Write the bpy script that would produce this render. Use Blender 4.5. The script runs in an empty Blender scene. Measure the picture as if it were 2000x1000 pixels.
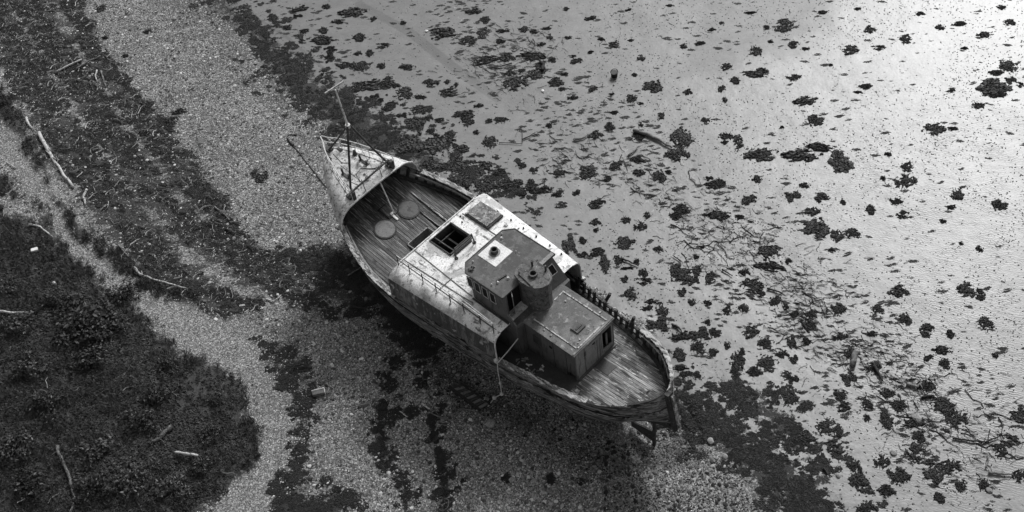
import bpy, bmesh, math, random
import numpy as np
from mathutils import Vector, Matrix
from math import radians, sin, cos, pi

random.seed(7)
rng = np.random.default_rng(7)
SC = bpy.context.scene
COL = SC.collection

# ------------------------------------------------------------------ camera
PITCH, ROLL, FPX, DIST, ZB = radians(50), radians(-9.5), 2414.0, 58.0, 1.2
fwd = Vector((0, cos(PITCH), -sin(PITCH)))
rt0 = Vector((1, 0, 0)); up0 = rt0.cross(fwd)
RT = rt0 * cos(ROLL) + up0 * sin(ROLL)
UP = -rt0 * sin(ROLL) + up0 * cos(ROLL)
CAM = -fwd * DIST + Vector((0, 0, ZB))
cd = bpy.data.cameras.new('camera')
cam = bpy.data.objects.new('camera', cd); COL.objects.link(cam)
m = Matrix((RT, UP, -fwd)).transposed().to_4x4(); m.translation = CAM
cam.matrix_world = m
cd.sensor_width = 36; cd.lens = FPX / 2000 * 36; cd.clip_start = 0.5; cd.clip_end = 2000
SC.camera = cam

# ------------------------------------------------------------------ light
SUN_AZ, SUN_EL = radians(31), radians(41)       # azimuth measured from the view direction to the right
w = bpy.data.worlds.new('World'); SC.world = w; w.use_nodes = True
wn, wl = w.node_tree.nodes, w.node_tree.links
bg = wn['Background']
sky = wn.new('ShaderNodeTexSky'); sky.sky_type = 'NISHITA'; sky.sun_disc = False
sky.sun_elevation = SUN_EL; sky.sun_rotation = SUN_AZ
sky.dust_density = 4.0; sky.air_density = 1.0
bw = wn.new('ShaderNodeRGBToBW')
wl.new(sky.outputs[0], bw.inputs[0]); wl.new(bw.outputs[0], bg.inputs[0])
bg.inputs[1].default_value = 0.09
sd = bpy.data.lights.new('sun', 'SUN'); sd.energy = 1.5; sd.angle = radians(12); sd.color = (1, 1, 1)
sun = bpy.data.objects.new('sun', sd); COL.objects.link(sun)
sdir = Vector((sin(SUN_AZ) * cos(SUN_EL), cos(SUN_AZ) * cos(SUN_EL), sin(SUN_EL)))
sun.rotation_euler = sdir.to_track_quat('Z', 'Y').to_euler()
sun.location = sdir * 100
SC.view_settings.view_transform = 'Standard'; SC.view_settings.look = 'None'
SC.view_settings.gamma = 1; SC.view_settings.use_curve_mapping = False
SC.view_settings.exposure = 0.74

# ------------------------------------------------------------------ helpers
def gp(px, py, z=0.0):
    """point of the ground (height z) that the drone saw at a photo position"""
    d = fwd + RT * ((px - 1000) / FPX) - UP * ((py - 500) / FPX)
    t = (z - CAM.z) / d.z
    return CAM + d * t

H = radians(129.6)
BO = Vector((-3 * sin(H), 3 * cos(H), ZB))
def bw_(x, y, z):
    """boat frame -> world"""
    return Vector((BO.x + x * cos(H) - y * sin(H), BO.y + x * sin(H) + y * cos(H), BO.z + z))

def link(o, parent=None):
    COL.objects.link(o)
    if parent is not None: o.parent = parent
    return o

def tag(o, label=None, cat=None, group=None, kind=None):
    if label: o['label'] = label
    if cat: o['category'] = cat
    if group: o['group'] = group
    if kind: o['kind'] = kind
    return o

def empty(name, loc, rz=0):
    o = bpy.data.objects.new(name, None); COL.objects.link(o)
    o.location = loc; o.rotation_euler = (0, 0, rz); o.empty_display_size = 0.3
    return o

def mesh(name, vs, fs, mat=None, parent=None, smooth=False):
    me = bpy.data.meshes.new(name); me.from_pydata([tuple(v) for v in vs], [], fs); me.update()
    if mat: me.materials.append(mat)
    if smooth:
        me.polygons.foreach_set('use_smooth', [True] * len(me.polygons))
    return link(bpy.data.objects.new(name, me), parent)

class MB:
    def __init__(s): s.v = []; s.f = []
    def add(s, vs, fs):
        n = len(s.v); s.v += [tuple(v) for v in vs]; s.f += [tuple(i + n for i in f) for f in fs]; return s
    def box(s, x0, x1, y0, y1, z0, z1):
        return s.add([(x0,y0,z0),(x1,y0,z0),(x1,y1,z0),(x0,y1,z0),(x0,y0,z1),(x1,y0,z1),(x1,y1,z1),(x0,y1,z1)],
                     [(0,3,2,1),(4,5,6,7),(0,1,5,4),(1,2,6,5),(2,3,7,6),(3,0,4,7)])
    def hexa(s, p):          # 4 bottom, 4 top
        return s.add(p, [(0,3,2,1),(4,5,6,7),(0,1,5,4),(1,2,6,5),(2,3,7,6),(3,0,4,7)])
    def bar(s, a, b, w, h=None, up=(0,0,1)):
        a, b = Vector(a), Vector(b); h = h or w
        d = (b - a).normalized(); u = Vector(up)
        if abs(d.dot(u)) > 0.95: u = Vector((1, 0, 0))
        sx = d.cross(u).normalized(); uz = sx.cross(d)
        sx = sx * w / 2; uz = uz * h / 2
        return s.hexa([a-sx-uz, a+sx-uz, b+sx-uz, b-sx-uz, a-sx+uz, a+sx+uz, b+sx+uz, b-sx+uz])
    def tube(s, pts, r, n=8, caps=True):
        pts = [Vector(p) for p in pts]; rs = r if isinstance(r, (list, tuple)) else [r] * len(pts)
        base = len(s.v); prev = None
        for i, p in enumerate(pts):
            d = (pts[min(i+1, len(pts)-1)] - pts[max(i-1, 0)]).normalized()
            if prev is None:
                u = Vector((0,0,1)) if abs(d.z) < 0.9 else Vector((1,0,0))
                sx = d.cross(u).normalized()
            else:
                sx = (prev - d * prev.dot(d)).normalized()
            prev = sx; uy = sx.cross(d)
            for k in range(n):
                a = 2*pi*k/n
                s.v.append(tuple(p + (sx*cos(a) + uy*sin(a)) * rs[i]))
        for i in range(len(pts)-1):
            for k in range(n):
                a = base + i*n + k; b = base + i*n + (k+1) % n
                s.f.append((a, b, b+n, a+n))
        if caps:
            s.f.append(tuple(base + k for k in range(n))[::-1])
            s.f.append(tuple(base + (len(pts)-1)*n + k for k in range(n)))
        return s
    def prism(s, poly0, poly1):    # two matching rings (bottom, top)
        n = len(poly0); b = len(s.v)
        s.v += [tuple(p) for p in poly0] + [tuple(p) for p in poly1]
        for k in range(n): s.f.append((b+k, b+(k+1) % n, b+n+(k+1) % n, b+n+k))
        s.f.append(tuple(b+k for k in range(n))[::-1]); s.f.append(tuple(b+n+k for k in range(n)))
        return s
    def disc(s, c, r, h, n=20, r2=None):
        r2 = r if r2 is None else r2
        return s.prism([(c[0]+r*cos(2*pi*k/n), c[1]+r*sin(2*pi*k/n), c[2]) for k in range(n)],
                       [(c[0]+r2*cos(2*pi*k/n), c[1]+r2*sin(2*pi*k/n), c[2]+h) for k in range(n)])
    def ring(s, c, r0, r1, h, n=20):   # upright pipe end
        b = len(s.v)
        for (r, z) in ((r1,0),(r1,h),(r0,h),(r0,-.0)):
            for k in range(n): s.v.append((c[0]+r*cos(2*pi*k/n), c[1]+r*sin(2*pi*k/n), c[2]+z))
        for j in range(3):
            for k in range(n): s.f.append((b+j*n+k, b+j*n+(k+1)%n, b+(j+1)*n+(k+1)%n, b+(j+1)*n+k))
        return s
    def build(s, name, mat, parent=None, smooth=False):
        return mesh(name, s.v, s.f, mat, parent, smooth)

# lattice noise in numpy
_P = rng.random((256, 256))
def vnoise(x, y, seed=0):
    x = np.asarray(x, float) + seed * 17.31; y = np.asarray(y, float) + seed * 9.77
    xi = np.floor(x).astype(int); yi = np.floor(y).astype(int)
    fx = x - xi; fy = y - yi; fx = fx*fx*(3-2*fx); fy = fy*fy*(3-2*fy)
    a = _P[xi & 255, yi & 255]; b = _P[(xi+1) & 255, yi & 255]; c = _P[xi & 255, (yi+1) & 255]; d = _P[(xi+1) & 255, (yi+1) & 255]
    return (a*(1-fx)+b*fx)*(1-fy) + (c*(1-fx)+d*fx)*fy
def fbm(x, y, o=4, seed=0):
    t = 0; a = .5; n = 0
    for i in range(o):
        t = t + a*vnoise(x*2**i, y*2**i, seed+i); n += a; a *= .5
    return t / n

# ------------------------------------------------------------------ materials
class NT:
    def __init__(s, mat): s.n = mat.node_tree.nodes; s.l = mat.node_tree.links
    def val(s, v, sock):
        if isinstance(v, bpy.types.NodeSocket): s.l.new(v, sock)
        elif v is not None: sock.default_value = v
    def coord(s, kind='Object'):
        return s.n.new('ShaderNodeTexCoord').outputs[kind]
    def mapping(s, vec, scale=(1,1,1), rot=(0,0,0), loc=(0,0,0)):
        n = s.n.new('ShaderNodeMapping'); s.l.new(vec, n.inputs[0]); s.val(loc, n.inputs[1]); s.val(rot, n.inputs[2]); s.val(scale, n.inputs[3]); return n.outputs[0]
    def noise(s, vec, scale, detail=4, rough=.55, dist=0):
        n = s.n.new('ShaderNodeTexNoise'); s.l.new(vec, n.inputs['Vector']); n.inputs['Scale'].default_value = scale
        n.inputs['Detail'].default_value = detail; n.inputs['Roughness'].default_value = rough; n.inputs['Distortion'].default_value = dist
        return n.outputs[0]
    def voro(s, vec, scale, feat='F1', out='Distance', rnd=1):
        n = s.n.new('ShaderNodeTexVoronoi'); n.feature = feat; s.l.new(vec, n.inputs['Vector']); n.inputs['Scale'].default_value = scale
        n.inputs['Randomness'].default_value = rnd; return n.outputs[out]
    def step(s, v, lo, hi, a=0., b=1.):
        n = s.n.new('ShaderNodeMapRange'); n.interpolation_type = 'SMOOTHSTEP'; s.val(v, n.inputs[0])
        for i, q in enumerate((lo, hi, a, b)): s.val(q, n.inputs[1+i])
        return n.outputs[0]
    def lin(s, v, lo, hi, a=0., b=1.):
        n = s.n.new('ShaderNodeMapRange'); s.val(v, n.inputs[0])
        for i, q in enumerate((lo, hi, a, b)): s.val(q, n.inputs[1+i])
        return n.outputs[0]
    def math(s, op, a, b=None, c=None):
        n = s.n.new('ShaderNodeMath'); n.operation = op; s.val(a, n.inputs[0]); s.val(b, n.inputs[1])
        if c is not None: s.val(c, n.inputs[2])
        return n.outputs[0]
    def mix(s, f, a, b):
        n = s.n.new('ShaderNodeMix'); n.data_type = 'FLOAT'; s.val(f, n.inputs[0]); s.val(a, n.inputs[2]); s.val(b, n.inputs[3]); return n.outputs[0]
    def attr(s, name):
        n = s.n.new('ShaderNodeAttribute'); n.attribute_name = name; return n.outputs['Fac']
    def bump(s, h, strength=.5, dist=.02, prev=None):
        n = s.n.new('ShaderNodeBump'); n.inputs['Strength'].default_value = strength; n.inputs['Distance'].default_value = dist
        s.l.new(h, n.inputs['Height'])
        if prev is not None: s.l.new(prev, n.inputs['Normal'])
        return n.outputs[0]
    def out(s, color, rough=.8, normal=None, spec=.3, metal=0):
        p = s.n['Principled BSDF']
        cc = s.n.new('ShaderNodeCombineColor')
        for i in range(3): s.val(color, cc.inputs[i])
        s.l.new(cc.outputs[0], p.inputs['Base Color'])
        s.val(rough, p.inputs['Roughness']); p.inputs['Specular IOR Level'].default_value = spec
        p.inputs['Metallic'].default_value = metal
        if normal is not None: s.l.new(normal, p.inputs['Normal'])

def newmat(name):
    mt = bpy.data.materials.new(name); mt.use_nodes = True
    return mt, NT(mt)

def weathered(name, base, var=.3, scale=3., stretch=(1,1,1), layers=(), rough=.75, bump=.4, bscale=25., jitter=0., spec=.3, coord='Object', dist=.3):
    """grey material; layers = (scale, stretch, lo, hi, colour)"""
    mt, t = newmat(name)
    co = t.coord(coord)
    if jitter:
        oi = t.n.new('ShaderNodeObjectInfo').outputs['Random']
        sh = t.n.new('ShaderNodeVectorMath'); sh.operation = 'ADD'
        cx = t.n.new('ShaderNodeCombineXYZ'); t.l.new(t.math('MULTIPLY', oi, 37.), cx.inputs[0]); t.l.new(t.math('MULTIPLY', oi, 11.), cx.inputs[1])
        t.l.new(co, sh.inputs[0]); t.l.new(cx.outputs[0], sh.inputs[1]); cj = sh.outputs[0]
    else: cj = co
    n0 = t.noise(t.mapping(cj, stretch), scale, 6, .6)
    c = t.lin(n0, .3, .7, base*(1-var), base*(1+var))
    if jitter:
        c = t.math('MULTIPLY', c, t.lin(oi, 0, 1, 1-jitter, 1+jitter))
    for (sc, st, lo, hi, colr) in layers:
        f = t.step(t.noise(t.mapping(co, st, loc=(sc*1.7, 3.1, sc)), sc, 8, .66, dist), lo-.035, hi-.035)
        c = t.mix(f, c, colr)
    c = t.math('MULTIPLY', c, t.lin(t.noise(t.mapping(cj, stretch), 22, 4, .7), .3, .7, .72, 1.28))
    nb = t.bump(t.noise(t.mapping(cj, stretch), bscale, 5, .6), bump, .02)
    t.out(c, rough, nb, spec)
    return mt
# ------------------------------------------------------------------ ground layout (photo positions -> world)
def poly(*pts): return np.array([gp(*p)[:2] for p in pts])
def seg_dist(X, Y, P, closed=True):
    d = np.full(X.shape, 1e9); n = len(P)
    for i in range(n if closed else n-1):
        a = P[i]; b = P[(i+1) % n]; e = b - a; L2 = max((e**2).sum(), 1e-9)
        t = np.clip(((X-a[0])*e[0] + (Y-a[1])*e[1]) / L2, 0, 1)
        d = np.minimum(d, np.hypot(X-a[0]-t*e[0], Y-a[1]-t*e[1]))
    return d
def inside(X, Y, P):
    c = np.zeros(X.shape, bool); n = len(P)
    for i in range(n):
        x0, y0 = P[i]; x1, y1 = P[(i+1) % n]
        if y0 == y1: continue
        c ^= ((y0 > Y) != (y1 > Y)) & (X < (x1-x0)*(Y-y0)/(y1-y0) + x0)
    return c
def sdf(X, Y, P):                      # positive inside, metres
    d = seg_dist(X, Y, P); return np.where(inside(X, Y, P), d, -d)
def band(X, Y, pts):                   # pts (px, py, halfwidth in metres); positive inside
    P = [(*gp(a, b)[:2], r) for a, b, r in pts]; best = np.full(X.shape, -1e9)
    for (x0, y0, r0), (x1, y1, r1) in zip(P[:-1], P[1:]):
        ex, ey = x1-x0, y1-y0; L2 = max(ex*ex+ey*ey, 1e-9)
        t = np.clip(((X-x0)*ex+(Y-y0)*ey)/L2, 0, 1)
        best = np.maximum(best, r0+(r1-r0)*t - np.hypot(X-x0-t*ex, Y-y0-t*ey))
    return best

MUD = poly((330,-300),(400,-60),(430,0),(500,70),(560,130),(620,180),(700,225),(780,285),(840,320),(900,370),(1000,440),(1100,530),(1250,640),(1330,790),(1400,850),(1470,885),(1540,930),(1600,980),(1650,1060),(1760,1300),(3500,1300),(3500,-900),(400,-900))
VEG = poly((-900,150),(-60,150),(0,170),(50,235),(75,300),(110,380),(150,430),(190,470),(240,492),(300,545),(350,570),(380,575),(300,572),(250,540),(200,500),(150,470),(110,400),(70,330),(40,270),(10,235),(-40,200),(-60,260),(0,330),(30,375),(75,400),(105,440),(135,490),(190,540),(255,600),(300,645),(370,690),(430,715),(460,735),(480,790),(500,830),(510,870),(495,915),(450,950),(410,985),(370,1030),(300,1200),(-200,1400),(-1200,1200))
GAP = [(10,395,.45),(45,405,.6),(80,425,.3)]
PATH = [(-60,210,.5),(0,235,.6),(40,320,.6),(85,370,.75),(130,430,.7),(160,475,.65),(215,530,.7),(260,580,.65),(330,620,.9),(410,660,1.2),(480,690,1.35),(520,740,1.2),(545,800,1.1),(555,860,1.0),(540,920,.9),(490,970,1.0),(440,1030,1.1)]
WRACKP = poly((-400,-300),(100,-200),(165,0),(180,50),(215,115),(270,180),(320,230),(365,290),(400,360),(440,400),(455,440),(490,465),(540,500),(590,505),(640,540),(700,585),(740,620),(700,640),(640,620),(560,600),(500,560),(520,610),(430,615),(330,568),(240,488),(170,430),(120,370),(80,300),(50,235),(0,150),(-60,120),(-300,0))
WBANDS = [
 [(400,-30,.5),(440,10,.7),(500,60,.8),(545,115,.9),(590,160,1.0),(640,200,1.1),(690,245,1.2),(750,275,1.3),(800,290,1.1),(850,315,.7)],
 [(620,180,.5),(690,215,.7),(740,240,.8),(800,280,.7)],
 [(500,660,.0),(550,690,.4),(580,740,.4),(592,790,.3),(585,850,.25),(575,910,.3),(560,960,.4),(560,1030,.5)],
 [(600,1010,.5),(670,985,.3),(640,960,.2)],
 [(765,700,.05),(757,745,.06),(752,790,.08),(742,840,.12),(748,880,.12),(765,930,.12),(790,980,.12),(800,1030,.12)],
 [(815,700,.12),(835,760,.05),(845,800,.1),(845,850,.15),(862,910,.1),(868,960,.12),(860,1030,.12)],
 [(765,770,.0),(790,800,.1),(800,805,.05)],
 [(560,498,.4),(640,515,.6),(700,540,.7),(740,580,.6),(700,600,.4)],
 [(700,500,.3),(760,600,.5),(830,690,.5)],
 [(1340,790,.7),(1380,830,1.0),(1440,870,1.1),(1500,915,1.1),(1560,960,1.1),(1610,1030,1.2)],
 [(1420,760,.5),(1470,790,.9),(1530,840,.8),(1560,870,.6)],
 [(1530,940,.8),(1480,960,.6),(1590,940,.6)],
 [(880,335,.3),(950,355,.35),(1040,372,.3)],
]
DARKP = poly((560,490),(690,478),(740,560),(820,650),(900,725),(960,765),(1060,830),(1150,880),(1230,890),(1300,870),(1340,850),(1370,890),(1330,920),(1280,925),(1200,912),(1120,893),(1010,850),(930,815),(860,770),(790,690),(730,630),(640,560))  # outline of the painted hull shade and wet shingle
WLINES = [[(120,-60,.9),(165,30,.9),(230,150,.7),(300,240,.8),(345,300,.9),(400,375,.8),(450,440,.7),(500,490,.6),(570,510,.5),(650,560,.5)],[(40,-20,.7),(110,100,.7),(170,190,.5),(250,310,.5),(330,400,.5),(420,480,.5),(520,545,.5),(620,600,.4)],[(-20,20,1.0),(60,150,.9),(110,250,.7),(180,350,.8),(240,430,.8),(315,520,.7),(385,575,.7),(440,602,.6),(510,612,.5),(600,640,.3)]]
WETP = [(1380,-60,2.2),(1500,20,3.0),(1440,60,2.0),(1370,110,1.2)]
TRACKS = [[(478,20,.1),(560,72,.1),(610,115,.1),(660,158,.1)],[(505,70,.08),(560,110,.08),(585,130,.08)],[(700,5,.25),(800,60,.3),(900,140,.3),(970,190,.25)]]
BED = [(900,20,1.0),(1000,110,1.6),(1100,210,1.8),(1210,310,1.8),(1320,390,1.8),(1440,460,1.8),(1560,570,2.0),(1660,660,2.0),(1760,770,2.2),(1860,850,2.4),(1990,930,2.6)]

def hground(X, Y):
    X = np.asarray(X, float); Y = np.asarray(Y, float)
    v = sdf(X, Y, VEG)
    hh = np.clip((v+.2)/3.0, 0, 1)*.35
    mud = sdf(X, Y, MUD); calm = np.clip(1-(mud+1)/2.5, .14, 1)
    hh = hh + (fbm(X*.35, Y*.35, 3, 3)-.5)*.22*calm
    hh = hh + (fbm(X*1.7, Y*1.7, 3, 5)-.5)*.05*np.clip(calm*2, 0, 1)
    hh = hh - np.clip(mud/6, 0, 1)*.12
    # scour under the stern
    p = bw_(-10.8, 0, 0)
    hh = hh - .28*np.exp(-((X-p.x)**2+(Y-p.y)**2)/2.2)
    for tr in WBANDS[4:6]:
        b = band(X, Y, tr); hh = hh - .05*np.clip(b/.3+.5, 0, 1)
    return hh
def gz(p):
    return float(hground(np.array([p[0]]), np.array([p[1]]))[0])
def on_ground(px, py):
    p = gp(px, py); p.z = gz(p)
    q = gp(px, py, p.z); q.z = gz(q); return q

# ------------------------------------------------------------------ ground sheet
xs = np.concatenate([[-600,-300,-160,-90,-60], np.arange(-44, 46.01, .11), [60,90,160,300,600]])
ys = np.concatenate([[-600,-300,-160,-80,-45], np.arange(-24, 46.01, .11), [60,90,160,300,600]])
GX, GY = np.meshgrid(xs, ys)
nx, ny = len(xs), len(ys)
GZ = hground(GX, GY)
far = (GX < -44) | (GX > 46) | (GY < -24) | (GY > 46)
GZ = np.where(far, 0, GZ)
me = bpy.data.meshes.new('beach')
co = np.stack([GX, GY, GZ], -1).reshape(-1, 3)
me.vertices.add(len(co)); me.vertices.foreach_set('co', co.ravel())
ii = (np.arange(ny-1)[:, None]*nx + np.arange(nx-1)[None, :]).ravel()
q = np.stack([ii, ii+1, ii+1+nx, ii+nx], -1)
me.loops.add(q.size); me.loops.foreach_set('vertex_index', q.ravel())
me.polygons.add(len(q)); me.polygons.foreach_set('loop_start', np.arange(0, q.size, 4)); me.polygons.foreach_set('loop_total', np.full(len(q), 4))
me.polygons.foreach_set('use_smooth', np.ones(len(q), bool))
me.update(); me.validate()
def setattr_(name, A):
    a = me.attributes.new(name, 'FLOAT', 'POINT'); a.data.foreach_set('value', A.astype(np.float32).ravel())
wob = (fbm(GX*.8, GY*.8, 4, 11)-.5)
wob2 = (fbm(GX*2.5, GY*2.5, 3, 21)-.5)
m_mud = sdf(GX, GY, MUD) + wob*1.2
m_veg = np.minimum(sdf(GX, GY, VEG), -band(GX, GY, GAP)) + wob*.9 + wob2*.5
m_path = band(GX, GY, PATH) + wob*.6
m_wr = sdf(GX, GY, WRACKP) + wob*1.2
m_wb = np.full(GX.shape, -9.)
for b in WBANDS: m_wb = np.maximum(m_wb, band(GX, GY, b))
m_wb = m_wb + wob*.5 + wob2*.5
m_wl = np.full(GX.shape, -9.)
for b in WLINES: m_wl = np.maximum(m_wl, band(GX, GY, b))
m_wl = m_wl + wob*.8 + wob2*.4
m_dk = np.maximum(sdf(GX, GY, DARKP), band(GX, GY, [(500,625,.2),(560,690,.9),(592,760,.8),(585,850,.6),(565,930,.6),(570,1030,.9)])-.2) + wob*1.5  # painted hull shade, plus a band of wet gravel
m_tr = np.full(GX.shape, -9.)
for b in TRACKS: m_tr = np.maximum(m_tr, band(GX, GY, b))
m_bed = band(GX, GY, BED) + wob*2
m_wet = band(GX, GY, WETP) + wob*2
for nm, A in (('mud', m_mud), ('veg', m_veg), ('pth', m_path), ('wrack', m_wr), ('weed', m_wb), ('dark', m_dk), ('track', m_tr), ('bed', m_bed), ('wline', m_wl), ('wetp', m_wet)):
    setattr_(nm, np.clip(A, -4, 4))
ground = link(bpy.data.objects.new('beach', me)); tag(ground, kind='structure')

mt, t = newmat('beach_ground')
co_ = t.coord('Object')
fine = t.noise(co_, 9, 6, .65); coarse = t.noise(co_, .5, 5, .6); mid = t.noise(co_, 2.2, 5, .62)
# shingle: pebbles as voronoi cells of several sizes with random shade
pb1 = t.voro(co_, 15, out='Color'); pd1 = t.voro(co_, 15)
pb2 = t.voro(co_, 32, out='Color'); pd2 = t.voro(co_, 32)
sep = t.n.new('ShaderNodeSeparateColor'); t.l.new(pb1, sep.inputs[0]); r1 = sep.outputs[0]
sep = t.n.new('ShaderNodeSeparateColor'); t.l.new(pb2, sep.inputs[0]); r2 = sep.outputs[1]
peb = t.math('ADD', t.math('MULTIPLY', t.math('POWER', r1, 3.2), .25), t.math('MULTIPLY', t.math('POWER', r2, 2.6), .22))
shing = t.math('ADD', peb, .045)
shing = t.math('MULTIPLY', shing, t.lin(coarse, .3, .7, .72, 1.25))
shing = t.math('MULTIPLY', shing, t.lin(mid, .3, .7, .85, 1.15))
sy_ = t.n.new('ShaderNodeSeparateXYZ'); t.l.new(co_, sy_.inputs[0])
shing = t.math('MULTIPLY', shing, t.mix(t.step(sy_.outputs[1], -2., 4.), 1.0, t.lin(t.attr('mud'), -4, -.5, 1.0, .68)))
sband = t.noise(t.mapping(co_, (.18, 1, 1), rot=(0, 0, radians(47))), 1.1, 5, .6, .3)
shing = t.math('MULTIPLY', shing, t.lin(sband, .35, .65, .80, 1.18))
# lighter dry top path
pth = t.step(t.math('ADD', t.attr('pth'), t.math('MULTIPLY', t.math('SUBTRACT', fine, .5), .8)), -.1, .25)
shing = t.mix(pth, shing, t.math('ADD', t.math('MULTIPLY', peb, 1.0), .07))
# hull shade painted into the shingle colour, together with wet dark shingle
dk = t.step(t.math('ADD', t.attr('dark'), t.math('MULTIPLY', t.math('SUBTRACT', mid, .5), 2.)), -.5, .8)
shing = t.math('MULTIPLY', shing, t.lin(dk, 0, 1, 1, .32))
# mud
ml = t.noise(t.mapping(co_, (1, 1.6, 1), rot=(0, 0, radians(40))), .35, 6, .6, .6)
mud_c = t.lin(ml, .3, .7, .120, .155)
mud_c = t.math('MULTIPLY', mud_c, t.lin(t.noise(t.mapping(co_, (1, 1.7, 1), rot=(0, 0, radians(40))), 1.3, 7, .7, .5), .3, .7, .85, 1.15))
mud_c = t.math('MULTIPLY', mud_c, t.lin(fine, .3, .7, .86, 1.14))
flk = t.step(t.noise(t.mapping(co_, (1, 1.8, 1), rot=(0, 0, ROLL)), 7, 5, .7), .60, .66)
mud_c = t.mix(t.math('MULTIPLY', flk, t.lin(t.attr('mud'), 0, 4, .55, .12)), mud_c, .055)
spk = t.voro(co_, 5.5); spn = t.noise(co_, .45, 3, .5)
spots = t.math('MULTIPLY', t.step(spk, .22, .12), t.step(spn, .48, .58))
mud_c = t.mix(t.math('MULTIPLY', spots, .7), mud_c, .05)
smear = t.step(t.noise(t.mapping(co_, (1, 3.2, 1), rot=(0, 0, radians(35))), 1.4, 7, .68, .8), .60, .68)
bed = t.step(t.attr('bed'), -1.2, 1.2)
mud_c = t.mix(t.math('MULTIPLY', smear, t.lin(bed, 0, 1, .12, .75)), mud_c, .05)
lite = t.step(t.noise(co_, 3.0, 7, .7, .5), .58, .66)
mud_c = t.mix(t.math('MULTIPLY', lite, t.math('MULTIPLY', bed, .6)), mud_c, .30)
mud_c = t.mix(t.math('MULTIPLY', t.step(t.attr('track'), -.06, .05), .55), mud_c, .07)
mm = t.step(t.math('ADD', t.attr('mud'), t.math('MULTIPLY', t.math('SUBTRACT', mid, .5), 1.5)), -.15, .15)
colr = t.mix(mm, shing, mud_c)
# wrack belt: streaky patches of old weed over shingle
ang = radians(-47)
wn1 = t.noise(t.mapping(co_, (.35, 1, 1), rot=(0, 0, -ang)), 1.5, 7, .68, .4)
wr = t.math('MULTIPLY', t.step(t.math('ADD', t.attr('wrack'), t.math('MULTIPLY', t.math('SUBTRACT', mid, .5), 1.4)), -.2, .15), t.step(t.math('ADD', wn1, t.lin(t.attr('wline'), -.6, .4, -.10, .18)), .46, .52))
weedtex = t.lin(t.noise(co_, 16, 5, .7), .3, .7, .005, .028)
bits = t.step(t.noise(t.mapping(co_, (.5, 1.5, 1), rot=(0, 0, .4)), 14, 4, .65, 1.), .60, .66)
weedtex2 = t.mix(t.math('MULTIPLY', bits, .85), weedtex, .26)
colr = t.mix(t.math('MULTIPLY', wr, .93), colr, weedtex2)
wb = t.step(t.math('ADD', t.attr('weed'), t.math('MULTIPLY', t.math('SUBTRACT', t.noise(co_, 2.2, 9, .82), .5), t.lin(t.attr('mud'), -3.5, -1.5, 2.6, 7.5))), t.lin(t.attr('mud'), -3.5, -1.5, .0, .35), t.lin(t.attr('mud'), -3.5, -1.5, .3, .6))
colr = t.mix(t.math('MULTIPLY', wb, .95), colr, weedtex)
# soil and moss below the plants
vg = t.step(t.math('ADD', t.attr('veg'), t.math('MULTIPLY', t.math('SUBTRACT', t.noise(co_, 3, 9, .82), .5), 3.2)), -.1, .4)
colr = t.mix(vg, colr, t.lin(t.noise(co_, 7, 6, .7), .3, .7, .018, .055))
organic = t.math('MAXIMUM', t.math('MAXIMUM', wr, wb), vg)
mudonly = t.math('MULTIPLY', mm, t.math('SUBTRACT', 1., organic))
dryw = t.step(t.noise(t.mapping(co_, (1, 1.5, 1), rot=(0, 0, radians(25))), .22, 5, .6), .4, .6)
mrough = t.math('ADD', t.mix(dryw, .386, .392), t.math('MULTIPLY', t.step(t.attr('wetp'), -1.5, 1.), .12))
rough = t.mix(mudonly, .8, mrough)
hsh = t.math('ADD', t.math('MULTIPLY', pd1, -.6), t.math('MULTIPLY', pd2, -.3))
horg = t.math('MULTIPLY', t.noise(co_, 12, 6, .75), 2.2)
hh_ = t.mix(organic, hsh, horg)
rip = t.n.new('ShaderNodeTexWave'); rip.wave_type = 'BANDS'; t.l.new(t.mapping(co_, (1,1,1), rot=(0, 0, radians(-62))), rip.inputs['Vector'])
rip.inputs['Scale'].default_value = 2.6; rip.inputs['Distortion'].default_value = 9; rip.inputs['Detail'].default_value = 2; rip.inputs['Detail Scale'].default_value = 1.6
sepx = t.n.new('ShaderNodeSeparateXYZ'); t.l.new(co_, sepx.inputs[0])
ripm = t.math('MULTIPLY', t.step(sepx.outputs[0], 8., 20.), t.step(sepx.outputs[1], 14., 2.))
hmud = t.math('ADD', t.math('MULTIPLY', t.math('MULTIPLY', rip.outputs[1], t.math('MULTIPLY', ripm, t.lin(t.noise(co_, .8, 4, .6), .4, .6, .15, 1.))), .12), t.math('ADD', t.math('MULTIPLY', t.noise(co_, 5, 6, .6), .32), t.math('MULTIPLY', spots, -.5)))
nrm = t.bump(t.mix(mudonly, hh_, hmud), .85, .035)
t.out(colr, rough, nrm, .5)
me.materials.append(mt)
# ------------------------------------------------------------------ boat materials
M = {}
S1 = (1, 1, 1)
M['white'] = weathered('weathered_white_paint', .74, .10, 1.4, layers=[(1.1, S1, .52, .64, .40), (4, (1, .45, 1), .58, .68, .24), (9, S1, .63, .69, .06), (2.2, (.5, 1.2, 1), .61, .69, .12), (.5, S1, .56, .66, .33)], rough=.55, bump=.3)
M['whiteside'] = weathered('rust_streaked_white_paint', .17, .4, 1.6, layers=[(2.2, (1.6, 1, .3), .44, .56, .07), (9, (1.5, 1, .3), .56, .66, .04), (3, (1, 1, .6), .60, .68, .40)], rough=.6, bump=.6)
M['bowpaint'] = weathered('worn_bow_deck_paint', .50, .4, 1.6, layers=[(2.2, S1, .54, .70, .16), (8, S1, .57, .65, .08), (3, (1, .4, 1), .62, .70, .62)], rough=.6)
M['roof'] = weathered('dark_roof_coating', .085, .25, 2, layers=[(1.3, S1, .52, .62, .06), (3, S1, .56, .63, .125), (9, S1, .62, .70, .05), (20, S1, .70, .74, .2)], rough=.65, bump=.35)
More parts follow.
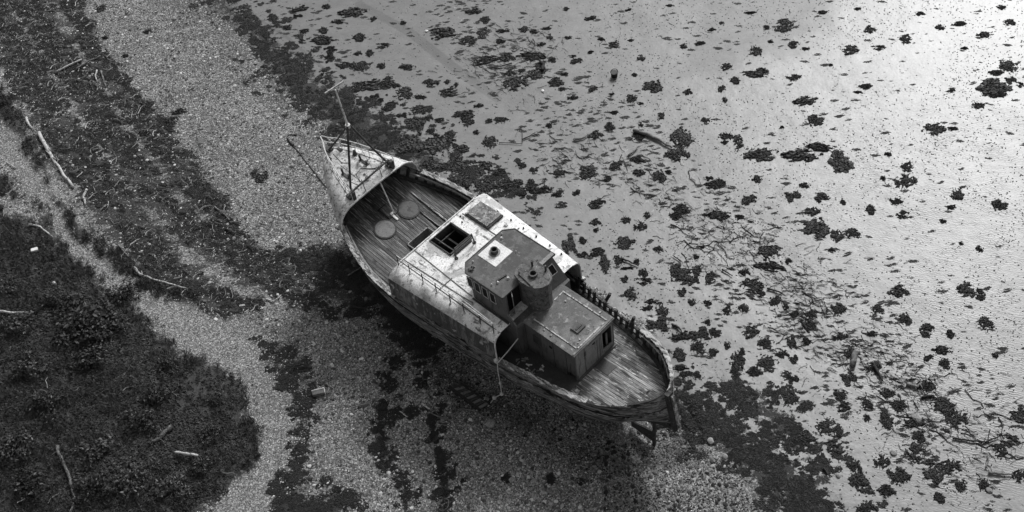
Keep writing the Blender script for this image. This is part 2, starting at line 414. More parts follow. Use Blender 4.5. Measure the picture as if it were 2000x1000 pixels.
M['wall'] = weathered('grey_wall_paint', .105, .18, 2, layers=[(3, (2, 2, .4), .56, .68, .05), (11, S1, .66, .72, .03), (5, S1, .68, .74, .19)], rough=.6, bump=.3)
M['aftwall'] = weathered('light_grey_wall_paint', .22, .16, 2, layers=[(4, (3, 3, .25), .58, .68, .06), (14, S1, .67, .72, .03)], rough=.6, bump=.3)
M['aftroof'] = weathered('worn_cabin_roof', .10, .25, 1.3, layers=[(.9, (1, .8, 1), .50, .70, .20), (3, S1, .58, .72, .30), (4, S1, .60, .70, .05)], rough=.6)
M['funnel'] = weathered('scaly_funnel_steel', .085, .3, 3, layers=[(3, S1, .52, .60, .13), (6, S1, .57, .64, .03), (9, S1, .67, .70, .40)], rough=.65, bump=.25, bscale=14)
M['sternwood'] = weathered('bare_stern_planking', .12, .5, 2, (.2, 1, 3), layers=[(2.5, (.18, 1, 3), .52, .60, .26), (2.2, (.2, 1, 2.5), .55, .62, .02)], rough=.75, bump=.9, jitter=.25)
M['hull'] = weathered('peeling_hull_planking', .10, .5, 2, (.2, 1, 2.2), layers=[(1.6, (.3, 1, 1.4), .52, .60, .17), (6, (.35, 1, 1.8), .57, .64, .32), (3, (.4, 1, 1), .58, .62, .015)], rough=.75, bump=.7, bscale=10, jitter=.3)
M['rail'] = weathered('bleached_rail_timber', .15, .5, 3, (.4, 1, 1), layers=[(3, (.5, 1.6, 1), .52, .57, .42), (6, (.4, 2, 1), .56, .62, .03), (10, (.5, 2, 1), .62, .66, .55)], rough=.75, bump=.8)
M['darkwood'] = weathered('dark_wet_timber', .035, .5, 4, layers=[(7, S1, .62, .68, .10)], rough=.7, bump=.8)
M['deck'] = weathered('worn_deck_plank', .12, .45, 1.6, (.22, 1.6, 1), layers=[(.8, (.5, 1, 1), .50, .62, .22), (3.2, (.14, 4.2, 1), .53, .66, .42), (2.4, (.3, 1.8, 1), .54, .62, .04), (.6, (.7, 1, 1), .53, .64, .05), (7, (.3, 2, 1), .62, .67, .55)], rough=.62, bump=.6, jitter=.16, dist=0)
M['foredeck'] = weathered('damp_deck_plank', .040, .45, 1.6, (.22, 1.6, 1), layers=[(1.5, (.25, 1.6, 1), .50, .62, .10), (4.2, (.12, 4.2, 1), .57, .66, .26), (2.4, (.3, 1.5, 1), .60, .70, .02)], rough=.58, bump=.6, jitter=.35, dist=0)
M['seam'] = weathered('deck_seam_pitch', .012, .3, 6, rough=.7)
M['sheath'] = weathered('damp_deck_sheathing', .055, .35, 1.2, layers=[(3, S1, .60, .70, .07), (18, S1, .69, .73, .25)], rough=.5)
M['steel'] = weathered('dark_rusty_steel', .05, .5, 6, layers=[(9, S1, .62, .70, .15)], rough=.65, bump=.6)
M['palepipe'] = weathered('flaking_pale_pipe', .6, .3, 5, layers=[(8, S1, .60, .66, .10)], rough=.6)
M['batten'] = weathered('pale_roof_batten', .42, .3, 5, layers=[(7, S1, .56, .62, .1)], rough=.7)
M['hatch'] = weathered('grey_hatch_disc', .18, .18, 2, layers=[(4, S1, .56, .66, .10), (10, S1, .64, .70, .24)], rough=.6, bump=.3)
M['hatchdark'] = weathered('darker_hatch_disc', .09, .2, 2, layers=[(4, S1, .56, .66, .05)], rough=.6, bump=.3)
M['rustcover'] = weathered('mottled_hatch_cover', .20, .4, 2, layers=[(3, S1, .50, .60, .10), (7, S1, .60, .66, .5), (11, S1, .58, .64, .05)], rough=.65)
M['plate'] = weathered('white_roof_plate', .66, .1, 2, layers=[(2, S1, .58, .68, .42), (9, S1, .66, .72, .2)], rough=.5)
M['black'] = weathered('plain_black', .008, .2, 6, rough=.8)  # flat black for pipe bores, openings and inner surfaces
M['glass'] = weathered('dark_window_glass', .006, .1, 6, rough=.45, bump=.02, spec=.2)
M['frame'] = weathered('pale_window_frame', .5, .2, 6, layers=[(9, S1, .62, .68, .12)], rough=.6)
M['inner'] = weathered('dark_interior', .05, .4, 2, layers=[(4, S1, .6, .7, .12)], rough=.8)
M['panel'] = weathered('inner_bulwark_lining', .22, .4, 3, layers=[(5, S1, .58, .66, .30), (8, S1, .6, .7, .03)], rough=.7)
M['rope'] = weathered('dirty_white_rope', .45, .3, 20, rough=.8)

# ------------------------------------------------------------------ boat form (boat frame: x forward, y port)
def catm(tab, x):
    xs_ = [a for a, b in tab]; ys_ = [b for a, b in tab]
    if x <= xs_[0]: return ys_[0]
    if x >= xs_[-1]: return ys_[-1]
    i = max(j for j in range(len(xs_)) if xs_[j] <= x); i = min(i, len(xs_)-2)
    x0, x1 = xs_[i], xs_[i+1]; u = (x-x0)/(x1-x0)
    m0 = (ys_[i+1]-ys_[i-1])/(xs_[i+1]-xs_[i-1]) if i > 0 else (ys_[1]-ys_[0])/(x1-x0)
    m1 = (ys_[i+2]-ys_[i])/(xs_[i+2]-xs_[i]) if i+2 < len(xs_) else (ys_[-1]-ys_[-2])/(x1-x0)
    hh = x1-x0
    return (2*u**3-3*u**2+1)*ys_[i] + (u**3-2*u**2+u)*hh*m0 + (-2*u**3+3*u**2)*ys_[i+1] + (u**3-u**2)*hh*m1
TB = [(-11.66,.05),(-11.5,.5),(-11.2,.90),(-10.8,1.27),(-10.4,1.58),(-10,1.80),(-9,2.12),(-8,2.30),(-6.8,2.45),(-4.5,2.77),(-2,2.97),(0,3.12),(1.4,3.2),(3,3.05),(4.5,2.62),(6,1.98),(7,1.42),(7.8,.86),(8.2,.45),(8.42,.05)]
TG = [(-11.66,3.2),(-11,3.0),(-10,2.75),(-9,2.5),(-8,2.38),(-6.8,2.25),(-4.5,2.22),(0,2.3),(1.4,2.42),(3,2.65),(4.5,3.0),(6,3.4),(7,3.75),(8,4.1),(8.42,4.3)]
TK = [(-11.66,1.08),(-11.3,.90),(-10.8,.60),(-10.2,.1),(-9.5,-.75),(-8.8,-1.2),(6.8,-1.2),(7.8,-1.1),(8.42,-.7)]
def B(x): return catm(TB, x)
def ZG(x): return catm(TG, x)
def ZK(x): return catm(TK, x)
def ZD(x): return 1.68 + (.0155 if x > -3 else .006)*(x+3)**2
XS0, XB0 = -11.66, 8.42
def xstern(z): return -11.66 - .39*min(max((3.2-z)/2.15, 0), 1) + .25*max(0, .9-z)*0
def xbow(z):
    return catm([(-1.2,7.5),(-.5,8.15),(1,8.45),(3,8.52),(4.3,8.42)], z)
def warp(x, z):
    """move a station point lengthwise so that the ends follow stem and stern post"""
    if x > 6: return x + (xbow(z)-XB0)*((x-6)/(XB0-6))**1.5
    if x < -9: return x + (xstern(z)-XS0)*((-9-x)/(-9-XS0))**1.5
    return x
def full(x):
    if x > 0: return min(1, (x/8.4)**2*1.25)
    return min(1, (-x/11.6)**2*1.1)
def hullpt(x, s, side, off=0.):
    """s 0..1 keel to deck edge, 1..2 bulwark"""
    e = full(x); zd = ZD(x); zg = ZG(x); b = B(x)
    flare = (.10 + .30*max(0, (x-3)/5.4) if x > 3 else .10 + (.12*max(0, (-8-x)/3.6) if x < -8 else 0))
    bd = max(b - flare*min(1, b/1.0), .03)
    if s >= 1:
        u = s-1; z = zd + (zg-zd)*u; y = bd + (b-bd)*u
    else:
        zk = ZK(x); ph = s*pi/2; mexp = .75 + .95*e
        z = zk + (zd-zk)*(1-cos(ph))**(1-.25*e); y = bd*sin(ph)**mexp
        if y < .06: y = .06
    return (warp(x, z), side*(y+off), z)

boat = empty('fishing_boat', BO, H)
tag(boat, 'large derelict wooden fishing boat aground on the shingle with peeling white deckhouse and rusted mast', 'boat')
STX = [XS0, -11.6, -11.5, -11.35, -11.2, -11, -10.8, -10.5, -10.2, -9.8, -9.4, -9] + [-9+.6*i for i in range(1, 25)] + [5.8, 6.2, 6.6, 7, 7.3, 7.6, 7.9, 8.1, 8.25, 8.35, XB0]
STX = sorted(set(round(v, 3) for v in STX))
def strake(s0, s1, side, x0=XS0, x1=XB0, off=0., name='hull_plank', mat='hull', gap=.012, ragged=0.):
    stx = [x0] + [v for v in STX if x0 < v < x1] + [x1]
    vs = []; fs = []; ph = random.random()*9
    for i, x in enumerate(stx):
        wv = .006*sin(x*1.3+ph)
        rg = ragged*(random.random()-.5)
        g = min(.3*(s1-s0), gap/2.2)
        for (s, o) in ((s0, -.035), (s0+g, off+wv), ((s0+s1)/2, off+wv+.006), (s1-g+rg, off+wv), (s1+rg, -.035)):
            vs.append(hullpt(x, s, side, o))
    n = 5
    for i in range(len(stx)-1):
        for k in range(n-1):
            f = (i*n+k, (i+1)*n+k, (i+1)*n+k+1, i*n+k+1)
            fs.append(f if side < 0 else f[::-1])
    return mesh(name, vs, fs, M[mat], boat)
NB = 12
for side in (1, -1):
    for k in range(NB):
        xj = -8.2 + (k % 3)*.7; strake(k/NB, (k+1)/NB, side, xj+.012, XB0); strake(k/NB, (k+1)/NB, side, XS0, xj, mat='sternwood' if k > 3 else 'darkwood')
    if side == 1:
        strake(1.0, 1.33, 1, -7.4, XB0); strake(1.33, 1.67, 1, -8.3, XB0, ragged=.015); strake(1.67, 2.0, 1, -7.8, -4.9, off=.012, ragged=.05)
        strake(1.0, 1.33, 1, XS0, -7.41, mat='sternwood', gap=.03); strake(1.33, 1.67, 1, XS0, -8.31, mat='sternwood', gap=.03); strake(1.67, 2.0, 1, XS0, -7.81, mat='sternwood', off=.012, ragged=.04, gap=.03); strake(1.67, 2.0, 1, -4.9, 8.42)
        strake(.90, .985, 1, -11.4, 8.2, off=.06, name='rubbing_strake'); strake(1.06, 1.16, 1, -11.5, -1.5, off=.05, name='rubbing_strake')
    else:
        strake(1.0, 1.33, -1, -4.9, 8.42); strake(1.0, 1.33, -1, XS0, -8.6); strake(1.0, 1.12, -1, -8.6, -4.9)
        strake(1.33, 1.67, -1, -4.6, 8.42); strake(1.33, 1.67, -1, XS0, -8.8, ragged=.03)
        strake(1.67, 2.0, -1, -4.9, 8.42); strake(1.67, 2.0, -1, XS0, -8.7, ragged=.06)
        strake(.90, .985, -1, -11.4, 8.2, off=.06, name='rubbing_strake')
# inner lining of the bulwark (backs the planks)
for side, rngs in ((1, ((XS0, XB0),)), (-1, ((-4.6, XB0), (XS0, -8.8)))):
    for (x0, x1) in rngs:
        stx = [x0] + [v for v in STX if x0 < v < x1] + [x1]
        vs = []; fs = []
        for x in stx:
            for s in (.9, 1.0, 1.3, 1.6, 1.9): vs.append(hullpt(x, s, side, -.05 if B(x) > .3 else -.02))
        for i in range(len(stx)-1):
            for k in range(4): fs.append((i*5+k, (i+1)*5+k, (i+1)*5+k+1, i*5+k+1))
        mesh('bulwark_lining', vs, fs, M['panel'], boat)
# keel, stem, stern post
mb = MB(); ks = [(x, ZK(x)) for x in (-11.5,-11.2,-10.9,-10.5,-10,-9.5,-8.8,-6,-2,2,6,7.2,7.8)]
for (a, za), (b, zb) in zip(ks[:-1], ks[1:]): mb.bar((warp(a, za), 0, za-.02), (warp(b, zb), 0, zb-.02), .2, .3)
mb.build('keel', M['darkwood'], boat)
mb = MB(); zz = [-1.15, -.5, .3, 1, 2, 3, 3.8, 4.42]
for a, b in zip(zz[:-1], zz[1:]): mb.bar((xbow(a)+.05, 0, a), (xbow(b)+.05, 0, b), .16, .22, (0, 1, 0))
mb.build('stem_post', M['hull'], boat)
mb = MB(); zz = [1.02, 1.4, 2, 2.6, 3.22]
for a, b in zip(zz[:-1], zz[1:]): mb.bar((xstern(a)-.06, 0, a), (xstern(b)-.06, 0, b), .22, .30, (0, 1, 0))
mb.build('stern_post', M['darkwood'], boat)
mb = MB(); mb.bar((xstern(1.1)-.22, -.03, 1.1), (xstern(3)-.2, -.05, 3.12), .10, .14, (0, 1, 0)); mb.build('stern_post_cheek', M['rail'], boat)
mb = MB(); mb.tube([(-10.98, 0, .9), (-10.90, 0, -1.6)], .085, 10); mb.build('rudder_stock', M['darkwood'], boat)
mb = MB(); mb.hexa([(-10.85,-.04,-1.3),(-9.7,-.04,-1.25),(-9.7,.04,-1.25),(-10.85,.04,-1.3),(-10.85,-.04,-.5),(-9.7,-.04,-.9),(-9.7,.04,-.9),(-10.85,.04,-.5)]); mb.build('skeg', M['darkwood'], boat)

# ---- decks
def deckpatch(name, mat, x0, x1, y0, y1, dz, inset=.06, hole=None, n=24):
    xs_ = sorted(set([x0 + (x1-x0)*i/n for i in range(n+1)] + ([hole[0], hole[1]] if hole else [])))
    us = sorted(set([i/8 for i in range(9)]))
    vs = []; fs = []
    ycuts = [y0 + (y1-y0)*u for u in us]
    if hole: ycuts = sorted(set(ycuts + [hole[2], hole[3]]))
    for x in xs_:
        bb = max(B(x)-inset, .02)
        for y in ycuts: vs.append((x, max(-bb, min(bb, y)), ZD(x)+dz))
    n2 = len(ycuts)
    for i in range(len(xs_)-1):
        for k in range(n2-1):
            if hole and xs_[i] >= hole[0]-1e-6 and xs_[i+1] <= hole[1]+1e-6 and ycuts[k] >= hole[2]-1e-6 and ycuts[k+1] <= hole[3]+1e-6: continue
            fs.append((i*n2+k, (i+1)*n2+k, (i+1)*n2+k+1, i*n2+k+1))
    return mesh(name, vs, fs, mat, boat)
HOLE = (1.75, 2.78, -.62, .62)
deckpatch('deck_underlay', M['seam'], XS0+.1, 8.2, -3.3, 3.3, -.03, hole=HOLE, n=60)
def plank_rows(x0, x1, mat, wd, ymin=-3.2, ymax=3.2, hole=None, cut=None, lift=0.):
    n = int((ymax-ymin)/wd)
    for r in range(n):
        ya = ymin + r*wd; yb = ya + wd
        if cut and cut(ya): continue
        xa = x0 + (random.random()*-.0)
        joints = [x0]; x = x0 + random.uniform(.8, 3.2)
        while x < x1-1.0: joints.append(x); x += random.uniform(2.2, 4.2)
        joints.append(x1)
        for a, b in zip(joints[:-1], joints[1:]):
            pieces = [(a, b)]
            if hole and yb > hole[2] and ya < hole[3]:
                pieces = [(a, min(b, hole[0]))] if a < hole[0] else []
                if b > hole[1]: pieces.append((max(a, hole[1]), b))
            for (pa, pb) in pieces:
                # shrink to where the hull is wide enough
                ym = min(abs(ya), abs(yb))
                while pa < pb and B(pa)-.14 < ym+.02: pa += .05
                while pb > pa and B(pb)-.14 < ym+.02: pb -= .05
                if pb-pa < .25: continue
                vs = []; fs = []; k = max(2, int((pb-pa)/.5)+1); dz = random.uniform(-.004, .005)+lift; g = .008
                for i in range(k):
                    x = pa + .004 + (pb-pa-.008)*i/(k-1); bb = B(x)-.12
                    y0_ = max(-bb, min(bb, ya+g)); y1_ = max(-bb, min(bb, yb-g)); z = ZD(x)+dz
                    vs += [(x, y0_, z-.025), (x, y0_, z), (x, y1_, z), (x, y1_, z-.025)]
                for i in range(k-1):
                    for j in range(3): fs.append((i*4+j, i*4+j+1, (i+1)*4+j+1, (i+1)*4+j))
                fs += [(0, 1, 2, 3), ((k-1)*4+3, (k-1)*4+2, (k-1)*4+1, (k-1)*4)]
                mesh('deck_plank', [v for v in vs], [f[::-1] for f in fs], mat, boat)
plank_rows(1.0, 8.0, M['foredeck'], .16, hole=HOLE)
plank_rows(-11.5, -4.9, M['deck'], .15, ymin=-3.0, ymax=3.0, cut=lambda y: False)
for side in (1, -1):
    pass
deckpatch('side_deck', M['sheath'], -8.0, 1.2, 1.0, 3.3, .018, .12)
deckpatch('side_deck', M['sheath'], -6.2, 1.2, -3.3, -1.0, .018, .12)
# long seams / repair patches
mb = MB()
def deckbox(x0, x1, y0, y1, h, z0=.0):
    return [(x0,y0,ZD(x0)+z0),(x1,y0,ZD(x1)+z0),(x1,y1,ZD(x1)+z0),(x0,y1,ZD(x0)+z0),(x0,y0,ZD(x0)+h),(x1,y0,ZD(x1)+h),(x1,y1,ZD(x1)+h),(x0,y1,ZD(x0)+h)]
MB().hexa(deckbox(-8.72, -7.98, -.35, .22, .02)).build('deck_patch', M['sheath'], boat)
MB().hexa(deckbox(2.2, 4.7, -1.55, -1.47, .05)).build('deck_batten', M['rail'], boat)
MB().hexa(deckbox(1.3, 3.7, -1.08, -1.02, .05)).build('deck_batten', M['foredeck'], boat)
MB().disc((-10.62, -.1, ZD(-10.62)), .1, .012, 14).build('deck_scupper', M['black'], boat)
MB().hexa(deckbox(-11.1, -10.35, -.3, .1, .012)).build('deck_patch', M['deck'], boat)
# hatch discs
for (y, mt_, lab) in ((.78, 'hatch', 'lighter grey round hatch cover on the port side'), (-.74, 'hatchdark', 'darker round hatch cover on the starboard side')):
    z = ZD(4.1)
    o = MB().ring((4.1, y, z), .475, .52, .035, 36).build('round_hatch', M['steel'], boat); o['label'] = lab
    l_ = MB().disc((4.1, y, z), .46, .04, 36).build('hatch_lid', M[mt_], o)
    for q_ in (o, l_):
        for v in q_.data.vertices: v.co.z += .22*(v.co.x-4.1) + .01
MB().hexa(deckbox(4.35, 5.0, -.25, .25, .05)).build('deck_plate', M['foredeck'], boat)
MB().hexa(deckbox(4.05, 4.5, -.04, .06, .06)).build('bright_cleat_plate', M['plate'], boat)
MB().hexa(deckbox(4.42, 4.52, -.16, .06, .06)).build('bright_cleat_plate', M['plate'], boat)
MB().hexa(deckbox(5.0, 5.06, -.15, .3, .03)).build('deck_slot', M['black'], boat)
# square hatchway with raised worn coaming, open to a black hold
z = ZD(2.3)
hc = MB()
for (a, b, c, d) in ((HOLE[1], HOLE[1]+.05, -.67, .67), (HOLE[0]-.05, HOLE[0], -.67, .67), (HOLE[0]-.05, HOLE[1]+.05, .62, .67), (HOLE[0]-.05, HOLE[1]+.05, -.67, -.62)):
    hc.box(a, b, c, d, z-.5, z+.13)
hc.build('hatch_coaming', M['panel'], boat)
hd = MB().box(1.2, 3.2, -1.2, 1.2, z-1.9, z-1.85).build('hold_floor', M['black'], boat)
mb = MB()
for y in (-.3, .3): mb.box(HOLE[0], HOLE[1], y-.05, y+.05, z-.6, z-.5)
mb.build('hold_beam', M['panel'], boat)

# ---- bulwark frames, rails
def frame_at(x, side, s1=2.0, lean=0., hgt=0., wd=.11):
    p0 = Vector(hullpt(x, .97, side, -.13)); p1 = Vector(hullpt(x, s1, side, -.11)) + Vector((lean*.5, lean*side, hgt))
    MB().bar(p0, p1, wd, .11, (1, 0, 0)).build('bulwark_frame', M['darkwood'], boat)
x = -4.6
while x < 7.6:
    frame_at(x, -1, 1.95); x += .40
x = -4.6
while x < 7.6:
    if x > 1.1: frame_at(x, 1, 1.95)
    x += .40
for i, x in enumerate(np.arange(-11.0, -8.5, .42)): frame_at(float(x), -1, 1.9); frame_at(float(x), 1, 1.85 if i < 5 else 2.05)
for i, x in enumerate(np.arange(-8.45, -4.7, .34)):
    frame_at(float(x), -1, 1.75, random.uniform(-.03, .05), random.choice([.05, .12, .2, .28, .22, .16]), random.uniform(.09, .13))
for x in np.arange(-8.3, -4.7, .45): frame_at(float(x), 1, 1.8)
MB().bar((-6.3, -2.5, 2.15), (-6.5, -2.62, 2.72), .12, .12).build('broken_timber', M['darkwood'], boat)
MB().tube([(-7.9,-2.2,2.0),(-8.0,-2.25,2.4),(-8.1,-2.28,2.75)], .07, 6).build('broken_timber', M['darkwood'], boat)

def rail(name, mat, side, x0, x1, s, w_, h_, inset=.06, n=40, rough_=0.):
    pts = []; 
    for i in range(n+1):
        x = x0+(x1-x0)*i/n; p = Vector(hullpt(x, s, side, -inset)); p.z += .02
        ww = w_ * (1 + rough_*(random.random()-.5)); hh = h_; tilt = 0
        pts.append((p, ww, hh))
    vs = []; fs = []
    for (p, ww, hh) in pts:
        for (a, b) in ((-.5, 0), (.5, 0), (.5, 1), (-.5, 1)):
            y = p.y + side*a*ww
            if p.y*side < .25: y = side*max(side*y, 0.0)
            vs.append((p.x, y, p.z + b*hh + (random.random()-.5)*rough_*.04))
    for i in range(n):
        for k in range(4):
            f = (i*4+k, (i+1)*4+k, (i+1)*4+(k+1) % 4, i*4+(k+1) % 4); fs.append(f if side < 0 else f[::-1])
    fs += [(0,1,2,3), (n*4+3, n*4+2, n*4+1, n*4)]
    return mesh(name, vs, fs, M[mat], boat)
rail('cap_rail', 'rail', 1, .9, 5.3, 2.0, .26, .06, rough_=.25)
rail('cap_rail', 'hull', 1, -4.8, .9, 2.0, .2, .05)
rail('cap_rail', 'rail', 1, -9.2, -4.8, 2.0, .26, .05, rough_=.3)
rail('cap_rail', 'darkwood', 1, -11.6, -10.7, 2.0, .16, .05, rough_=.4)
rail('cap_rail', 'rail', -1, .9, 4.8, 2.0, .24, .06, rough_=.35)
rail('cap_rail', 'rail', -1, -4.6, .9, 2.0, .22, .05)
rail('cap_rail', 'rail', -1, -11.63, -8.6, 2.0, .22, .06, rough_=.6)
rail('cap_rail', 'darkwood', -1, -11.2, -8.9, 1.9, .1, .05, inset=.24, rough_=.6)
rail('rail_stringer', 'darkwood', -1, -8.7, -4.5, 1.55, .09, .1, inset=.04, rough_=.2)
rail('rail_stringer', 'panel', -1, -4.5, 5.2, 1.62, .07, .1, inset=.2)
rail('rail_stringer', 'panel', 1, 1.1, 5.2, 1.62, .07, .1, inset=.2)
rail('deck_stringer', 'darkwood', -1, -11.3, 7.6, 1.03, .18, .06, inset=.2)
rail('deck_stringer', 'darkwood', 1, -11.3, 7.6, 1.03, .18, .06, inset=.2)
# pale splintered timber over the stern corner
for i in range(5):
    xx = -11.15 - .1*i
    a = hullpt(-10.6-.2*i, 2.0, -1, .02); b = hullpt(max(-11.64, -11.3-.12*i), 1.55-.1*i, -1, .03)
    MB().bar(a, b, .06, .05).build('stern_splinter', M['rail'], boat)
# ---- bow: whaleback with rounded shoulders
def wb_prof(x):
    """port half profile from centreline to gunwale"""
    z0 = 4.18 + (x-5.05)*.085; b = B(x); f = max(.02, min(1.36, b*.56)); zg = ZG(x)
    k = min(1, b/2.3)
    return [(0, z0), (f*.5, z0-.005), (f, z0-.03), (f+(b-f)*.35, z0-.07*k), (f+(b-f)*.62, z0-.18*k-.02), (f+(b-f)*.83, z0-.38*k-.02), (f+(b-f)*.95, z0-.62*k-.02), (b+.01, min(zg, z0-.62*k-.03))]
def shell(name, mat, xs_, prof, sides=(1, -1), th=.03, hole=None, mat2=None, parent=boat, ks=None):
    vs = []; fs = []; mi = []; n = None
    for x in xs_:
        p = prof(x); half = [(y, z) for y, z in p]
        full_ = [(-y, z) for y, z in half[::-1]][:-1] + half
        n = len(full_); vs += [(x, y, z) for y, z in full_]
    for i in range(len(xs_)-1):
        for k in range(n-1):
            if hole and hole(xs_[i], xs_[i+1], vs[i*n+k][1], vs[i*n+k+1][1]): continue
            fs.append((i*n+k, (i+1)*n+k, (i+1)*n+k+1, i*n+k+1))
    o = mesh(name, vs, fs, mat, parent, True)
    so = o.modifiers.new('thickness', 'SOLIDIFY'); so.thickness = th; so.offset = -1
    es = o.modifiers.new('edges', 'EDGE_SPLIT'); es.split_angle = radians(50)
    return o
wbx = [5.08, 5.3, 5.6, 6, 6.4, 6.8, 7.2, 7.6, 7.9, 8.1, 8.25, 8.36, 8.41]
fc = shell('forecastle_deck', M['bowpaint'], wbx, wb_prof)
for (a_, b_) in ((3, 1), (3, -1)): pass
fc['label'] = 'pale worn forecastle deck with rounded shoulders at the bow'
mb = MB()                                                  # pale lip along its after edge
p = wb_prof(5.08); full_ = [(-y, z) for y, z in p[::-1]][:-1] + p
for a, b in zip(full_[:-1], full_[1:]): mb.bar((5.06, a[0], a[1]+.0), (5.06, b[0], b[1]+.0), .05, .07)
mb.build('forecastle_lip', M['palepipe'], boat)
mb = MB(); mb.tube([(5.1, -.25, 4.13), (4.4, -.1, 2.65)], .035, 6); mb.build('forecastle_pillar', M['palepipe'], boat)
# toe strips where the shoulder begins
for s in (1, -1):
    mb = MB()
    for a, b in zip(wbx[1:-3], wbx[2:-2]):
        pa, pb = wb_prof(a)[2], wb_prof(b)[2]; mb.bar((a, s*pa[0], pa[1]+.015), (b, s*pb[0], pb[1]+.015), .05, .03)
    mb.build('deck_toe_strip', M['bowpaint'], boat)
# rails
def railpt(x, s, z=0): 
    p = wb_prof(x); return Vector((x, s*min(p[2][0]*1.0, 1.36), p[2][1]+z))
fr = empty('forecastle_rail', (0,0,0)); fr.parent = boat
for s in (1, -1):
    xr = [5.2, 5.6, 6.1, 6.6, 7.1, 7.6, 8.0, 8.3]
    for hz in (.68, .36):
        pts = [railpt(x, s, hz*(1 if x > 5.3 else .98)) for x in xr]
        pts.append(Vector((8.62, s*.03, 4.45+hz)) if hz > .5 else Vector((8.5, s*.03, 4.45+hz)))
        MB().tube(pts, .027, 6).build('rail_pipe', M['palepipe'], fr)
    for x in (5.2, 5.85, 6.5, 7.2, 7.85):
        MB().tube([railpt(x, s, 0), railpt(x, s, .68)], .02, 6).build('rail_post', M['palepipe'], fr)
MB().tube([(8.45, 0, 4.4), (8.6, 0, 5.12)], .022, 6).build('rail_post', M['palepipe'], fr)
for y in (-.5, .55): MB().tube([(5.2, y, 4.18), (5.28, y, 4.85)], .02, 6).build('rail_post', M['steel'], fr)
MB().tube([(8.35, .12+.16*cos(a), 4.75+.14*sin(a)) for a in np.linspace(0, 2*pi, 15)], .02, 5).build('fairlead_ring', M['palepipe'], boat)
# deck fittings
b_ = MB().box(6.2, 6.75, -.62, -.48, 4.27, 4.33); b_.tube([(6.68, -.55, 4.3), (6.72, -.55, 4.62)], .055, 8); b_.tube([(6.28, -.55, 4.3), (6.28, -.55, 4.5)], .055, 8); b_.build('double_bollard', M['steel'], boat)
b_ = MB().box(6.2, 6.75, .48, .62, 4.27, 4.33); b_.tube([(6.68, .55, 4.3), (6.72, .55, 4.62)], .055, 8); b_.tube([(6.28, .55, 4.3), (6.28, .55, 4.5)], .055, 8); b_.build('double_bollard', M['steel'], boat)
for (pts_, r_) in (([(5.6,-.9,4.26),(5.9,-.5,4.27),(6.3,-.2,4.28),(6.2,.2,4.28),(5.8,.35,4.26)], .022), ([(7.9,.05,4.42),(7.2,.15,4.36),(6.9,-.1,4.35)], .02)):
    MB().tube(pts_, r_, 5).build('loose_rope', M['steel'], boat)
MB().disc((7.15, -.62, 4.3), .13, .3, 10, .05).build('vent_cone', M['steel'], boat)
MB().disc((5.9, -.05, 4.22), .05, .08, 8).build('deck_stud', M['steel'], boat)
for y0 in (.32, .9): MB().bar((7.4, y0*.8, 4.38), (5.5, y0, 4.235), .03, .02).build('deck_weld', M['bowpaint'], boat)
for s in (1, -1):
    MB().box(7.75, 8.05, s*.35-.06, s*.35+.06, 4.38, 4.46).build('deck_cleat', M['steel'], boat)
MB().hexa([(5.45,.0,4.2),(5.75,.0,4.22),(5.75,.08,4.22),(5.45,.08,4.2),(5.6,.0,4.5),(5.64,.0,4.5),(5.64,.04,4.5),(5.6,.04,4.5)]).build('deck_bracket', M['palepipe'], boat)
# ---- mast: A-frame, forestay leg, pole and crossarm
mast = empty('mast', (0,0,0)); mast.parent = boat
apex = Vector((6.02, 0, 7.35))
for s in (1, -1):
    o = MB().tube([(5.45, s*1.22, 4.2), (5.7, s*.66, 5.7), (5.97, s*.06, 7.4)], .052, 10).build('mast_leg', M['steel'], mast)
    MB().box(5.3, 5.6, s*1.22-.16, s*1.22+.16, 4.1, 4.3).build('leg_foot', M['steel'], mast)
MB().tube([(8.28, 0, 4.42), (7.2, 0, 5.8), (6.06, 0, 7.33)], [.055, .045, .045], 8).build('mast_leg', M['steel'], mast)
MB().box(8.1, 8.42, -.14, .14, 4.4, 4.52).build('leg_foot', M['steel'], mast)
MB().disc((6.02, 0, 7.26), .12, .16, 10).build('mast_cap', M['palepipe'], mast)
MB().tube([(6.02, 0, 7.3), (6.08, 0, 8.1), (6.17, 0, 9.4)], [.055, .045, .035], 8).build('mast_pole', M['palepipe'], mast)
MB().bar((6.22, .52, 9.55), (6.14, -.48, 9.55), .05, .07).build('mast_crossarm', M['batten'], mast)
MB().tube([(5.25, 1.32, 4.62), (5.25, -1.1, 4.78)], .045, 8).build('derrick_boom', M['steel'], mast)
for s in (1, -1): MB().box(5.15, 5.35, s*1.2-.07, s*1.2+.07, 4.15, 4.62).build('boom_bracket', M['steel'], mast)
MB().tube([apex, (5.27, -.2, 4.75)], .008, 4).build('rigging_wire', M['steel'], mast)
MB().tube([(6.15, .02, 9.3), (7.2, .05, 6.9), (8.5, .02, 4.9)], .008, 4).build('rigging_wire', M['steel'], mast)
for s in (1, -1): MB().tube([(5.52, s*.98, 4.9), (5.25, s*.8, 4.7)], .02, 5).build('rigging_wire', M['steel'], mast)
